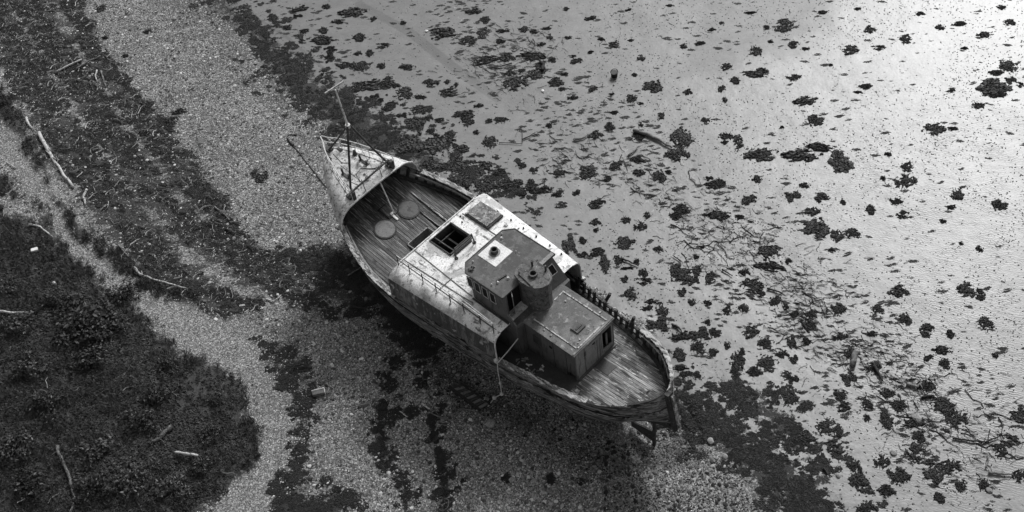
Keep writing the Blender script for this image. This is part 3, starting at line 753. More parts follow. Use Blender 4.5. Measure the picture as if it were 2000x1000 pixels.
# ------------------------------------------------------------------ deckhouse shell (peeling white, rounded shoulders)
def ZR(x): return 3.68 + (x+4.8)*.022
def dh_prof(x):
    b = B(x)-.06; zg = ZG(x)+.06; z = ZR(x); f = min(2.36, b-.42)
    return [(0, z+.03), (.64, z+.022), (1.4, z+.012), (f, z), (f+(b-f)*.38, z-.04), (f+(b-f)*.72, z-.15), (f+(b-f)*.93, z-.34), (b, z-.58), (b+.01, (z-.58+zg)/2), (b+.02, zg)]
def holef(xa, xb, ya, yb): return xa >= -.31 and xb <= .96 and min(ya, yb) > -.66 and max(ya, yb) < .66
dhx = [-4.78, -4.4, -3.8, -3.1, -2.4, -1.7, -1.0, -.6, -.3, .3, .95, 1.15]
dh = shell('deckhouse_roof', M['white'], dhx, dh_prof, hole=holef, th=.035)
dh['label'] = 'peeling white deckhouse roof with rounded sides'
# darker stained side plating, a few mm proud of the shell
for s in (1, -1):
    vs = []; fs = []
    for x in dhx:
        for (y, z) in dh_prof(x)[6:]: vs.append((x, s*(y+.006), z))
    for i in range(len(dhx)-1):
        for k in range(3):
            f = (i*4+k, (i+1)*4+k, (i+1)*4+k+1, i*4+k+1); fs.append(f if s > 0 else f[::-1])
    o = mesh('deckhouse_side', vs, fs, M['whiteside'], boat, True); o['label'] = 'rust streaked lower side of the deckhouse'
# roof seams
for (x0, y0, x1, y1) in ((1.1, 1.45, -2.6, 1.66), (1.13, 2.12, -2.9, 1.88), (.95, -1.38, -1.55, -1.42), (-1.58, -1.42, -1.6, -2.35), (-1.25, 1.5, -1.25, 2.3)):
    MB().bar((x0, y0, ZR(x0)+.028), (x1, y1, ZR(x1)+.026), .035, .02).build('roof_seam', M['aftroof'], boat)
for a, b in (((1.14, 2.4), (1.14, 1.2)), ((1.14, 1.2), (1.14, -1.2)), ((1.14, -1.2), (1.14, -2.35))):
    MB().bar((a[0], a[1], ZR(1.1)+.035), (b[0], b[1], ZR(1.1)+.035), .05, .05).build('roof_edge_trim', M['palepipe'], boat)
# aft ends of the shell: pale hoops
for s in (1, -1):
    mb = MB(); p = dh_prof(-4.8)
    for a, b in zip(p[3:-1], p[4:]): mb.bar((-4.8, s*a[0], a[1]), (-4.8, s*b[0], b[1]), .04, .05)
    mb.build('deckhouse_hoop', M['palepipe'], boat)
    MB().box(-4.9, -4.74, s*2.78-.06, s*2.78+.06, 2.2, 2.36).build('hoop_foot', M['palepipe'], boat)
MB().box(.98, 1.03, -2.7, 2.7, ZD(1), 3.66).build('front_bulkhead', M['inner'], boat)
# skylight well and its steel frame
z = ZR(.3)
mb = MB()
for (a, b, c, d) in ((-.34, -.28, -.68, .68), (.94, .98, -.68, .68), (-.34, .98, .64, .68), (-.34, .98, -.68, -.64)): mb.box(a, b, c, d, z-.35, z+.075)
mb.build('skylight_frame', M['steel'], boat)
mb = MB(); mb.box(-.28, .94, .36, .41, z-.02, z+.04); mb.box(.72, .76, -.64, .36, z-.3, z-.24); mb.build('skylight_bar', M['steel'], boat)
mb = MB(); mb.hexa([(-.2,-.6,z-.5),(-.2,.3,z-.5),(.0,.3,z-.9),(.0,-.6,z-.9),(-.2,-.6,z-.46),(-.2,.3,z-.46),(.0,.3,z-.86),(.0,-.6,z-.86)]); mb.box(-.28, .9, -.2, -.12, z-.42, z-.36); mb.build('fallen_skylight_panel', M['inner'], boat)
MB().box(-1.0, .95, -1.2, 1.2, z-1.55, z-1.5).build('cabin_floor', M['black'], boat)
# goal-shaped hand rail
hr = MB(); zz = ZR(-.65)
hr.tube([(-.62, .62, zz), (-.60, .58, zz+.62), (-.62, -.46, zz+.62), (-.66, -.5, zz)], .035, 8)
hr.tube([(-.60, .58, zz+.36), (-.62, -.46, zz+.36)], .022, 6)
hr.build('ladder_hand_rail', M['steel'], boat)
for y in (.62, -.5): MB().disc((-.64, y, zz+.02), .09, .03, 10).build('rail_foot', M['steel'], boat)
MB().box(-.5, -.42, -.5, .55, zz, zz+.14).build('skylight_lip', M['steel'], boat)
# rusty square hatch cover
zz = ZR(0)
o = MB().hexa([(.76,-1.46,zz),(-.52,-1.44,zz),(-.54,-2.36,zz),(.74,-2.34,zz),(.76,-1.46,zz+.16),(-.52,-1.44,zz+.16),(-.54,-2.36,zz+.15),(.74,-2.34,zz+.15)]).build('roof_hatch_cover', M['rustcover'], boat)
mb = MB(); mb.box(-.58, .8, -1.44, -1.40, zz, zz+.12); mb.box(-.6, -.56, -2.38, -1.4, zz, zz+.12)
for x in (-.3, .1, .5): mb.tube([(x, -1.38, zz+.1), (x, -1.33, zz+.1)], .03, 6)
mb.build('hatch_edge', M['steel'], o)
o = MB().ring((-1.03, -2.12, ZR(-1)+.02), .035, .085, .05, 16).build('roof_pipe_socket', M['palepipe'], boat)
for (x, y) in ((-.2,-2.44),(-1.0,-2.46),(-1.75,-2.46),(-2.5,-2.46),(-3.3,-2.46),(-4.0,-2.42),(.9,-1.2),(.6,-1.0),(-1.3,-1.0),(-1.4,-1.8)):
    MB().disc((x, y, ZR(x)), .045, .07, 8, .03).build('roof_stud', M['steel'], boat)
# port-side hand rail on the roof
pr = empty('roof_rail', (0,0,0)); pr.parent = boat
xp = [1.09, .37, -.44, -1.26, -2.1, -2.9, -3.85, -4.62]
for x in xp:
    MB().tube([(x, 2.45, ZR(x)-.03), (x+.0, 2.43, ZR(x)+.62)], .024, 6).build('rail_post', M['steel'], pr)
for hz, r in ((.62, .02), (.34, .014)):
    MB().tube([(x, 2.43, ZR(x)+hz) for x in xp], r, 6).build('rail_pipe', M['palepipe' if hz > .5 else 'steel'], pr)
MB().tube([(1.1, 2.30, ZR(1)+.1), (-4.6, 2.28, ZR(-4)+.06)], .014, 5).build('rail_wire', M['steel'], pr)
MB().tube([(-2.2, 2.3, ZR(-2)+.66), (-4.62, 2.40, ZR(-4)+.64)], .014, 5).build('rail_wire', M['palepipe'], pr)
for x in xp[1:]: MB().disc((x, 2.45, ZR(x)-.02), .06, .04, 8).build('rail_foot', M['palepipe'], pr)

# ------------------------------------------------------------------ wheelhouse
wh = empty('wheelhouse', (0,0,0)); wh.parent = boat; wh['label'] = 'dark grey wheelhouse with chamfered roof'
ZT, ZBs = 4.9, 3.66
top = [(-2.02,1.04),(-2.36,1.42),(-4.42,1.42),(-4.42,.62),(-4.42,-.62),(-4.42,-1.42),(-2.36,-1.42),(-2.02,-1.04)]
bas = [(-2.36,1.2),(-2.74,1.66),(-4.75,1.66),(-4.42,.62),(-4.95,-.55),(-5.06,-1.62),(-2.74,-1.66),(-2.36,-1.2)]
def wallquad(i, j, name, z0=ZBs, z1=ZT, mat='wall', th=.05):
    (ax, ay), (bx, by) = bas[i], bas[j]; (cx, cy), (dx, dy) = top[j], top[i]
    c = Vector((-3.3, 0, 0)); vs = []
    for (x, y, z) in ((ax,ay,z0),(bx,by,z0),(cx,cy,z1),(dx,dy,z1)): vs.append(Vector((x, y, z)))
    n = (vs[1]-vs[0]).cross(vs[3]-vs[0]).normalized()
    if n.dot(vs[0]-c) < 0: n = -n
    inn = [v-n*th for v in vs]
    mb = MB(); mb.v = [tuple(v) for v in vs+inn]; mb.f = [(0,1,2,3),(7,6,5,4),(0,4,5,1),(1,5,6,2),(2,6,7,3),(3,7,4,0)]
    return mb.build(name, M[mat], wh), vs, n
walls = {}
for i, j, nm in ((0,1,'port_bow_corner'),(1,2,'port'),(5,6,'starboard'),(6,7,'starboard_bow_corner'),(7,0,'front')):
    walls[nm] = wallquad(i, j, 'wheelhouse_wall')
walls['aft'] = wallquad(4, 5, 'wheelhouse_wall')
# wall behind the doorway, set in, with a black opening
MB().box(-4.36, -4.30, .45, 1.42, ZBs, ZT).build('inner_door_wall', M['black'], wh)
MB().box(-4.44, -4.36, 1.30, 1.42, ZBs, ZT).build('door_post', M['wall'], wh)
MB().bar((-4.05, .72, 4.28), (-4.62, 1.16, 4.28), .035, 1.12).build('wheelhouse_door', M['aftwall'], wh)
def window(wall, u, v, wu, wv, rect=True):
    o, vs, n = wall
    ex = (vs[1]-vs[0]); ez = (vs[3]-vs[0]); 
    def P(a, b):
        bot = vs[0]+(vs[1]-vs[0])*a; tp = vs[3]+(vs[2]-vs[3])*a; return bot+(tp-bot)*b
    L = ex.length; Hh = ez.length
    a0, a1, b0, b1 = u-wu/2/L, u+wu/2/L, v-wv/2/Hh, v+wv/2/Hh
    c = [P(a0,b0), P(a1,b0), P(a1,b1), P(a0,b1)]
    mb = MB()
    for k in range(4): mb.bar(c[k]+n*.012, c[(k+1)%4]+n*.012, .022, .022, tuple(n))
    f = mb.build('window', M['frame'], wh)
    g = MB(); g.v = [tuple(q+n*.006) for q in c] + [tuple(q-n*.03) for q in c]; g.f = [(0,1,2,3),(4,7,6,5),(0,4,5,1),(1,5,6,2),(2,6,7,3),(3,7,4,0)]
    g.build('window_pane', M['glass'], wh)
Lp = 2.01
for x in (-2.62, -3.03, -3.47, -3.90): window(walls['port'], (-2.74-x+.10)/Lp, .64, .30, .46); 
for x in (-2.8, -3.3, -3.8, -4.3): window(walls['starboard'], 1-(-2.74-x+.1)/2.3, .66, .27, .36)
for u in (.2, .5, .8): window(walls['front'], u, .66, .42, .36)
for nm in ('port_bow_corner', 'starboard_bow_corner'): window(walls[nm], .5, .66, .3, .36)
window(walls['aft'], .62, .58, .34, .46)
# roof slab
rf = [(-1.9,1.12),(-2.27,1.52),(-4.42,1.52),(-4.42,-.3),(-4.52,-.34),(-4.56,-1.53),(-2.27,-1.52),(-1.9,-1.12)]
o = MB().prism([(x, y, 4.88) for x, y in rf], [(x, y, 4.955) for x, y in rf]).build('wheelhouse_roof', M['roof'], wh)
mb = MB()
for k in range(8):
    a, b = rf[k], rf[(k+1) % 8]
    if k in (2, 3, 4): continue
    mb.bar((a[0], a[1], 4.94), (b[0], b[1], 4.94), .035, .07)
mb.build('roof_lip', M['steel'], wh)
MB().box(-4.54, -4.36, -1.50, -.55, 4.956, 4.985).build('roof_ledge', M['aftwall'], wh)
MB().box(-3.07, -2.04, -.54, .51, 4.957, 4.972).build('chimney_plate', M['plate'], wh)
MB().ring((-2.50, -.03, 4.96), .115, .165, .22, 20).build('stove_chimney', M['steel'], wh)
MB().disc((-2.50, -.03, 4.965), .115, .02, 16).build('chimney_bore', M['black'], wh)  # black disc filling the chimney bore
MB().disc((-2.50, -.03, 4.973), .25, .012, 20).build('chimney_flange', M['aftwall'], wh)
for (x, y, r) in ((-2.2,-.78,.07),(-2.4,1.25,.09),(-3.72,1.05,.06),(-3.9,.62,.07),(-3.2,-.62,.03),(-2.15,.9,.04),(-3.6,1.3,.035),(-2.05,-.95,.04)):
    MB().disc((x, y, 4.955), r, .09, 10, r*.6).build('roof_fitting', M['frame' if r < .065 or r == .07 else 'steel'], wh)
for k in range(7):
    a = random.random()*6.28; MB().box(-2.38+.14*cos(a)-.025, -2.38+.14*cos(a)+.025, 1.22+.12*sin(a)-.025, 1.22+.12*sin(a)+.025, 4.957, 5.0).build('roof_fitting', M['steel'], wh)
MB().bar((-3.62, 1.02, 4.98), (-3.72, .55, 4.98), .06, .06).build('roof_bar', M['steel'], wh)
MB().bar((-4.05, -.72, 4.98), (-4.3, -.5, 4.98), .04, .04).build('roof_debris', M['steel'], wh)
MB().bar((-4.1, -.45, 4.97), (-4.2, -.85, 4.97), .05, .03).build('roof_debris', M['steel'], wh)
# parapet carrying on aft of the port wall, and the casing under it
MB().hexa([(-4.75,1.60,3.6),(-5.14,1.60,3.6),(-5.14,1.66,3.6),(-4.75,1.66,3.6),(-4.68,1.56,4.12),(-5.14,1.60,3.78),(-5.14,1.66,3.78),(-4.68,1.62,4.12)]).build('bridge_parapet', M['wall'], wh)
def casing(x0, x1, y0, y1, z0, z1, nm, mat): return MB().box(x0, x1, y0, y1, z0, z1).build(nm, M[mat], boat)
casing(-5.14, -2.76, 1.60, 1.65, 1.5, 3.62, 'casing_wall', 'wall')
casing(-5.14, -2.76, -1.65, -1.60, 1.5, 3.62, 'casing_wall', 'wall')
casing(-5.14, -5.09, 1.20, 1.60, 1.5, 3.70, 'casing_wall', 'wall')
casing(-5.14, -5.09, -1.60, -1.20, 1.5, 3.62, 'casing_wall', 'wall')
MB().box(-5.2, -4.36, -1.60, 1.60, 3.56, 3.645).build('bridge_platform', M['roof'], boat)
# gutter dark line along the foot of the wheelhouse
MB().bar((-2.7, 1.72, ZR(-2.7)+.04), (-4.78, 1.72, ZR(-4.7)+.04), .08, .05).build('wall_foot_seam', M['steel'], wh)

# ------------------------------------------------------------------ funnel casing
def fpoly(s, z, dx=0):
    P = [(-4.0,.22),(-4.18,.50),(-4.55,.60),(-5.0,.60),(-5.32,.50),(-5.52,.30),(-5.62,0),(-5.52,-.30),(-5.32,-.50),(-5.0,-.60),(-4.55,-.60),(-4.18,-.50),(-4.0,-.22)]
    return [(-4.8+(x+4.8)*s+dx, y*s, z) for x, y in P]
fn = empty('funnel', (0,0,0)); fn.parent = boat
MB().prism(fpoly(.93, 3.62, .04), fpoly(.93, 5.24)).build('funnel_casing', M['funnel'], fn)
MB().prism(fpoly(1.03, 5.22), fpoly(1.0, 5.30)).build('funnel_cap', M['funnel'], fn)
MB().ring((-4.80, .03, 5.29), .13, .185, .14, 20).build('exhaust_pipe', M['funnel'], fn)
MB().disc((-4.80, .03, 5.295), .13, .01, 16).build('exhaust_bore', M['black'], fn)  # black disc filling the exhaust bore
for (x, y, h_) in ((-4.45, -.3, .34), (-5.05, -.46, .34), (-4.3, .32, .12)): MB().tube([(x, y, 5.28), (x, y, 5.28+h_)], .045, 8).build('funnel_stub', M['steel'], fn)
MB().bar((-4.3, .35, 5.33), (-5.2, .5, 5.33), .06, .05).build('funnel_rib', M['funnel'], fn)

# ------------------------------------------------------------------ aft cabin
ac = empty('aft_cabin', (0,0,0)); ac.parent = boat
X0, X1, Y = -7.9, -5.14, 1.19
zt = 3.60
for s in (1, -1):
    z0 = ZD(-6)+.0
    if s > 0:
        MB().box(-7.45, X1, Y-.05, Y, 1.65, zt).build('cabin_wall', M['wall'], ac)
        MB().box(X0, -7.45, Y-.05, Y, 2.12, zt).build('cabin_wall', M['wall'], ac)
        for x in (-6.0, -6.7, -7.4): MB().box(x-.012, x+.012, Y, Y+.015, 1.8, zt-.1).build('wall_seam', M['steel'], ac)
        MB().box(-5.95, -5.55, Y, Y+.012, 2.6, 3.1).build('wall_patch', M['inner'], ac)
        MB().disc((-6.55, Y, 3.12), .09, .001, 12)
        MB().tube([(-6.55, Y-.01, 3.05), (-6.55, Y+.012, 3.05)], .09, 12).build('porthole', M['black'], ac)
    else:
        MB().box(X0, X1, -Y, -Y+.05, 1.65, zt).build('cabin_wall', M['wall'], ac)
# aft wall with door opening at the starboard side
MB().box(X0, X0+.05, -.42, Y-.05, 1.7, zt).build('cabin_wall', M['aftwall'], ac)
MB().box(X0, X0+.05, -Y+.05, -1.06, 1.7, zt).build('cabin_wall', M['aftwall'], ac)
MB().box(X0, X0+.05, -1.06, -.42, 1.7, 2.18).build('cabin_wall', M['aftwall'], ac)
MB().box(X0, X0+.05, -1.06, -.42, 3.42, zt).build('cabin_wall', M['aftwall'], ac)
mb = MB()
for (y0, y1, z0, z1) in ((-1.08,-1.02,2.16,3.44),(-.46,-.40,2.16,3.44),(-1.08,-.40,3.40,3.46),(-1.08,-.40,2.14,2.20)): mb.box(X0-.03, X0, y0, y1, z0, z1)
dr = mb.build('doorway_frame', M['aftwall'], ac)
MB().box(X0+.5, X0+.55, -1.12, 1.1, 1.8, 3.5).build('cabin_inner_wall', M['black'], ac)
MB().box(X0+.1, X0+.14, -.9, -.8, 2.1, 2.9).build('fallen_batten', M['aftwall'], ac)
MB().tube([(X0+.01, .05, 3.28), (X0-.012, .05, 3.28)], .085, 14).build('porthole', M['black'], ac)
for y in (.62, -.30, -.14): MB().box(X0-.014, X0, y-.012, y+.012, 1.8, 3.5).build('wall_seam', M['wall'], ac)
MB().box(X0-.03, X0, .56, .64, 3.0, 3.25).build('hinge_plate', M['steel'], ac)
MB().box(X0-.06, X0, -.35, .35, 3.42, 3.47).build('door_track', M['aftwall'], ac)
MB().box(X0-.02, X0+.06, Y-.10, Y+.0, 1.7, 2.12).build('corner_post', M['wall'], ac)
# dark trim at the cabin footing
MB().box(X0-.10, X0, -1.2, 1.15, ZD(X0)+.0, ZD(X0)+.07).build('cabin_sill', M['sheath'], ac)
# roof with overhang and pale battens
MB().box(X0-.04, X1+.03, -Y-.06, Y+.06, zt, zt+.055).build('cabin_roof', M['aftroof'], ac)
zr = zt+.055
MB().box(-7.76, -5.36, -.99, -.935, zr, zr+.03).build('roof_batten', M['batten'], ac)
MB().box(-7.72, -5.40, .84, .895, zr, zr+.03).build('roof_batten', M['batten'], ac)
MB().box(-7.80, -7.745, -.80, .83, zr, zr+.03).build('roof_batten', M['batten'], ac)
MB().box(-5.42, -5.37, -.93, -.4, zr, zr+.02).build('roof_batten', M['batten'], ac)
MB().box(-7.3, -6.9, -.2, .3, zr, zr+.07).build('roof_hatch', M['roof'], ac)
MB().box(-7.18, -7.1, -.12, .22, zr+.07, zr+.10).build('hatch_handle', M['steel'], ac)
for x, y in ((-5.8, -.65), (-7.3, -1.08), (-7.6, .62), (-7.55, .45), (-6.5, 1.05), (-6.1, 1.0)): MB().disc((x, y, zr), .045, .04, 8).build('roof_fitting', M['batten'], ac)
MB().box(-7.35, -6.9, -1.22, -1.0, zr, zr+.02).build('roof_patch', M['wall'], ac)
MB().box(-7.9, -7.82, -1.22, 1.22, zr-.0, zr+.035).build('roof_lip', M['aftroof'], ac)
for pts_ in ([(-8.6,-1.7,1.90),(-9.0,-1.3,1.90),(-9.5,-1.4,1.93),(-9.7,-1.1,1.95)], [(-4.6,-2.2,1.78),(-5.4,-2.05,1.76),(-6.2,-2.1,1.76),(-7.0,-1.9,1.80)]):
    MB().tube(pts_, .022, 5).build('loose_rope', M['inner'], boat)
MB().box(-8.35, -8.15, 1.5, 1.85, ZD(-8.2)+.0, ZD(-8.2)+.05).build('loose_board', M['rail'], boat)
# rubbish on the side deck
for k, (x, y) in enumerate(((-5.45,1.75),(-5.8,1.9),(-6.3,1.75),(-6.35,1.6),(-6.1,2.0),(-5.3,2.0))):
    mb = MB(); z = ZD(x)+.02
    for j in range(4): a = random.random()*6.28; mb.bar((x+random.uniform(-.1,.1), y+random.uniform(-.1,.1), z+.03), (x+.16*cos(a), y+.16*sin(a), z+.05), .05, .03)
    o = mb.build('deck_rubbish', M['plate' if k in (1, 3) else 'panel'], boat)
MB().tube([(-6.35,1.6,1.78),(-6.2,1.9,1.79),(-5.95,2.3,1.78),(-5.9,2.5,1.8)], .02, 5).build('loose_cable', M['inner'], boat)

# ------------------------------------------------------------------ rope hanging over the side
def W3(x, y, z): return bw_(x, y, z)
rp = empty('mooring_rope', W3(-5, 3, -1.2)); tag(rp, 'thin pale rope tied to the cabin and hanging over the port gunwale to the shingle', 'rope')
def wl_(pts): return [Vector(p) - rp.location for p in pts]
g0 = on_ground(952, 796); g1 = on_ground(966, 779)
gw = W3(-4.99, 2.86, 2.36); st = W3(-5.17, 1.68, 3.0)
MB().tube(wl_([st, (st+gw)/2 - Vector((0,0,.04)), gw]), .026, 6).build('rope_upper_length', M['rope'], rp)
lowp = gw.lerp(g1, .97); lowp.z = .55
hang = [gw, W3(-5.0, 2.92, 1.9), W3(-5.02, 2.95, 1.0), W3(-5.02, 2.98, .2)]
e = on_ground(966, 778); e.z += .05
hang.append(e); e2 = on_ground(953, 795); e2.z += .04; hang.append(e2)
MB().tube(wl_(hang), .024, 6).build('rope_hanging_length', M['rope'], rp)
for i, (k, r) in enumerate(((2, .07), (3, .09), (4, .1))):
    c = Vector(hang[k]) - rp.location
    bm = bmesh.new(); bmesh.ops.create_icosphere(bm, subdivisions=2, radius=r, matrix=Matrix.Translation(c))
    m_ = bpy.data.meshes.new('knot'); bm.to_mesh(m_); bm.free(); m_.materials.append(M['rope']); link(bpy.data.objects.new('knot', m_), rp)
# ------------------------------------------------------------------ shore materials
M['weed'] = weathered('dark_seaweed', .013, .5, 6, layers=[(12, S1, .56, .64, .03), (30, S1, .62, .68, .07)], rough=.5, bump=.9, bscale=30, jitter=.25)
M['driftpale'] = weathered('bleached_driftwood', .42, .3, 5, (1, 1, 1), layers=[(9, S1, .58, .64, .10)], rough=.8)
M['driftgrey'] = weathered('grey_driftwood', .14, .4, 5, layers=[(9, S1, .58, .66, .05)], rough=.8)
M['driftdull'] = weathered('mossy_driftwood', .09, .5, 8, layers=[(6, S1, .50, .60, .03), (16, S1, .60, .66, .25)], rough=.8, bump=1.)
M['driftdark'] = weathered('wet_driftwood', .022, .4, 5, rough=.8)
M['litter'] = weathered('white_plastic_litter', .7, .1, 5, rough=.4)
M['rubber'] = weathered('black_rubber', .015, .2, 5, rough=.5)
M['boulder'] = weathered('grey_stone', .24, .35, 6, layers=[(12, S1, .58, .66, .1)], rough=.8)
def shade_mat(name, lo, hi, pw=1., rough=.8):
    mt, t = newmat(name)
    r = t.n.new('ShaderNodeObjectInfo').outputs['Random']
    r = t.math('POWER', r, pw)
    t.out(t.lin(r, 0, 1, lo, hi), rough, None, .3); return mt
M['pebble'] = shade_mat('mixed_pebbles', .04, .60, 2.7)
M['pebbledark'] = shade_mat('shaded_damp_pebbles', .010, .22, 3.2)  # pebbles darkened to carry the hull shade, and damp ones
M['pebblepale'] = shade_mat('pale_pebbles', .07, .62, 2.5)
M['leaf'] = shade_mat('low_leaves', .018, .060, 1.5, .7)
M['grass'] = shade_mat('shore_grass', .022, .070, 1.4, .6)
M['shrub'] = shade_mat('shrub_leaves', .016, .055, 1.5, .5)
M['twigd'] = shade_mat('dark_twigs', .012, .05, 1.5, .55)
M['twigp'] = shade_mat('pale_twigs', .08, .55, 1.8, .8)

def rawmesh(name, vs, fs, mat):
    me_ = bpy.data.meshes.new(name); me_.from_pydata([tuple(v) for v in vs], [], fs); me_.materials.append(mat); me_.update(); return me_

def weed_mesh(seed, n=32, ani=1.0):
    r = np.random.default_rng(seed)
    g = np.linspace(-1.15, 1.15, n); X, Y = np.meshgrid(g, g)
    ox, oy = r.random(2)*200
    a = r.random()*pi
    xr = X*cos(a)+Y*sin(a); yr = -X*sin(a)+Y*cos(a)
    F = 1.0 - (X**2+Y**2)*1.25 + (fbm(xr*1.6+ox, yr*2.4+oy, 4, 1)-.5)*2.6 + (fbm(xr*5+ox, yr*8+oy, 3, 4)-.5)*2.0
    edge = (abs(X) > 1.1) | (abs(Y) > 1.1); F = np.where(edge, -1, F)
    Z = np.sqrt(np.clip(F, 0, None))*.075 + (r.random(F.shape)-.5)*.075*(F > .05) + .01
    J = (r.random(F.shape+(2,))-.5)*.06
    idx = -np.ones(F.shape, int); vs = []; fs = []
    for i in range(n-1):
        for k in range(n-1):
            c = [(i,k),(i,k+1),(i+1,k+1),(i+1,k)]
            if sum(F[q] > 0 for q in c) >= 3:
                f = []
                for q_ in c:
                    if idx[q_] < 0:
                        idx[q_] = len(vs); zz_ = Z[q_] if F[q_] > 0 else -.03
                        vs.append((X[q_]+J[q_][0], Y[q_]+J[q_][1], zz_))
                    f.append(int(idx[q_]))
                fs.append(tuple(f))
    return rawmesh('seaweed_clump', vs, fs, M['weed'])
WEED = [weed_mesh(100+i) for i in range(22)]

def stick_mesh(seed, mat, n=5, k=6, bend=.12, fork=True):
    r = random.Random(seed); pts = []; y = 0
    for i in range(n):
        pts.append((-.5+i/(n-1), r.uniform(-bend, bend), r.uniform(0, .03)+.02))
    mb = MB(); rr = [.022*(1-.5*i/n) for i in range(n)]
    mb.tube(pts, rr, k)
    if fork:
        p = pts[n//2]; mb.tube([p, (p[0]+.15, p[1]+r.choice([-1,1])*.12, .06), (p[0]+.26, p[1]+r.choice([-1,1])*.2, .05)], [.014, .010, .006], 4)
    return rawmesh('driftwood_stick', mb.v, mb.f, mat)

def srcobj(me_): return bpy.data.objects.new('source', me_)
def scatter(name, P, rot, scl, srcs, label, cat=None):
    """one object whose points carry instances of the source meshes"""
    n = len(P); me_ = bpy.data.meshes.new(name); me_.vertices.add(n); me_.vertices.foreach_set('co', np.asarray(P, np.float32).ravel())
    a = me_.attributes.new('rot', 'FLOAT_VECTOR', 'POINT'); a.data.foreach_set('vector', np.asarray(rot, np.float32).ravel())
    a = me_.attributes.new('scl', 'FLOAT_VECTOR', 'POINT'); a.data.foreach_set('vector', np.asarray(scl, np.float32).ravel())
    a = me_.attributes.new('idx', 'INT', 'POINT'); a.data.foreach_set('value', rng.integers(0, len(srcs), n).astype(np.int32))
    me_.update()
    o = link(bpy.data.objects.new(name, me_)); tag(o, label, cat, kind='stuff')
    ng = bpy.data.node_groups.new(name+'_scatter', 'GeometryNodeTree')
    ng.interface.new_socket('Geometry', in_out='INPUT', socket_type='NodeSocketGeometry'); ng.interface.new_socket('Geometry', in_out='OUTPUT', socket_type='NodeSocketGeometry')
    N, Lk = ng.nodes, ng.links
    gi = N.new('NodeGroupInput'); go = N.new('NodeGroupOutput'); jn = N.new('GeometryNodeJoinGeometry')
    def na(nm, ty):
        q_ = N.new('GeometryNodeInputNamedAttribute'); q_.data_type = ty; q_.inputs['Name'].default_value = nm; return q_.outputs[0]
    ra, sa, ia = na('rot', 'FLOAT_VECTOR'), na('scl', 'FLOAT_VECTOR'), na('idx', 'INT')
    e2r = N.new('FunctionNodeEulerToRotation'); Lk.new(ra, e2r.inputs[0])
    for j, s_ in enumerate(srcs):
        oi = N.new('GeometryNodeObjectInfo'); oi.inputs[0].default_value = s_; oi.inputs['As Instance'].default_value = True
        cp = N.new('FunctionNodeCompare'); cp.data_type = 'INT'; cp.operation = 'EQUAL'; Lk.new(ia, cp.inputs[2]); cp.inputs[3].default_value = j
        ip = N.new('GeometryNodeInstanceOnPoints')
        Lk.new(gi.outputs[0], ip.inputs['Points']); Lk.new(cp.outputs[0], ip.inputs['Selection']); Lk.new(oi.outputs['Geometry'], ip.inputs['Instance'])
        Lk.new(e2r.outputs[0], ip.inputs['Rotation']); Lk.new(sa, ip.inputs['Scale']); Lk.new(ip.outputs[0], jn.inputs[0])
    Lk.new(jn.outputs[0], go.inputs[0])
    mo = o.modifiers.new('scatter', 'NODES'); mo.node_group = ng
    return o

# sampling helper: random ground points in view, with the masks read back
nxr = len(xs); 
def sample_mask(A, X, Y):
    i = np.clip(np.searchsorted(xs, X)-1, 0, nx-2); j = np.clip(np.searchsorted(ys, Y)-1, 0, ny-2)
    return A[j, i]
def rand_ground(n, margin=2.0):
    X = rng.uniform(-36, 38, n*2); Y = rng.uniform(-20, 36, n*2)
    v = np.stack([X, Y, np.zeros_like(X)], -1) - np.array(CAM)
    w_ = v@np.array(fwd); px = 1000+FPX*(v@np.array(RT))/w_; py = 500-FPX*(v@np.array(UP))/w_
    k = (px > -90) & (px < 2090) & (py > -70) & (py < 1090)
    return X[k], Y[k], px[k], py[k]
BOATW = np.array([bw_(x, s*(B(x)*.55), 0)[:2] for s, xr in ((1, np.linspace(-10, 8, 14)), (-1, np.linspace(8, -10, 14))) for x in xr])
def off_boat(X, Y): return ~inside(X, Y, BOATW)
def place(X, Y, dz=0.): return np.stack([X, Y, hground(X, Y)+dz], -1)
def r3(n, rx=0., ry=0.): return np.stack([rng.uniform(-rx, rx, n), rng.uniform(-ry, ry, n), rng.uniform(0, 2*pi, n)], -1)

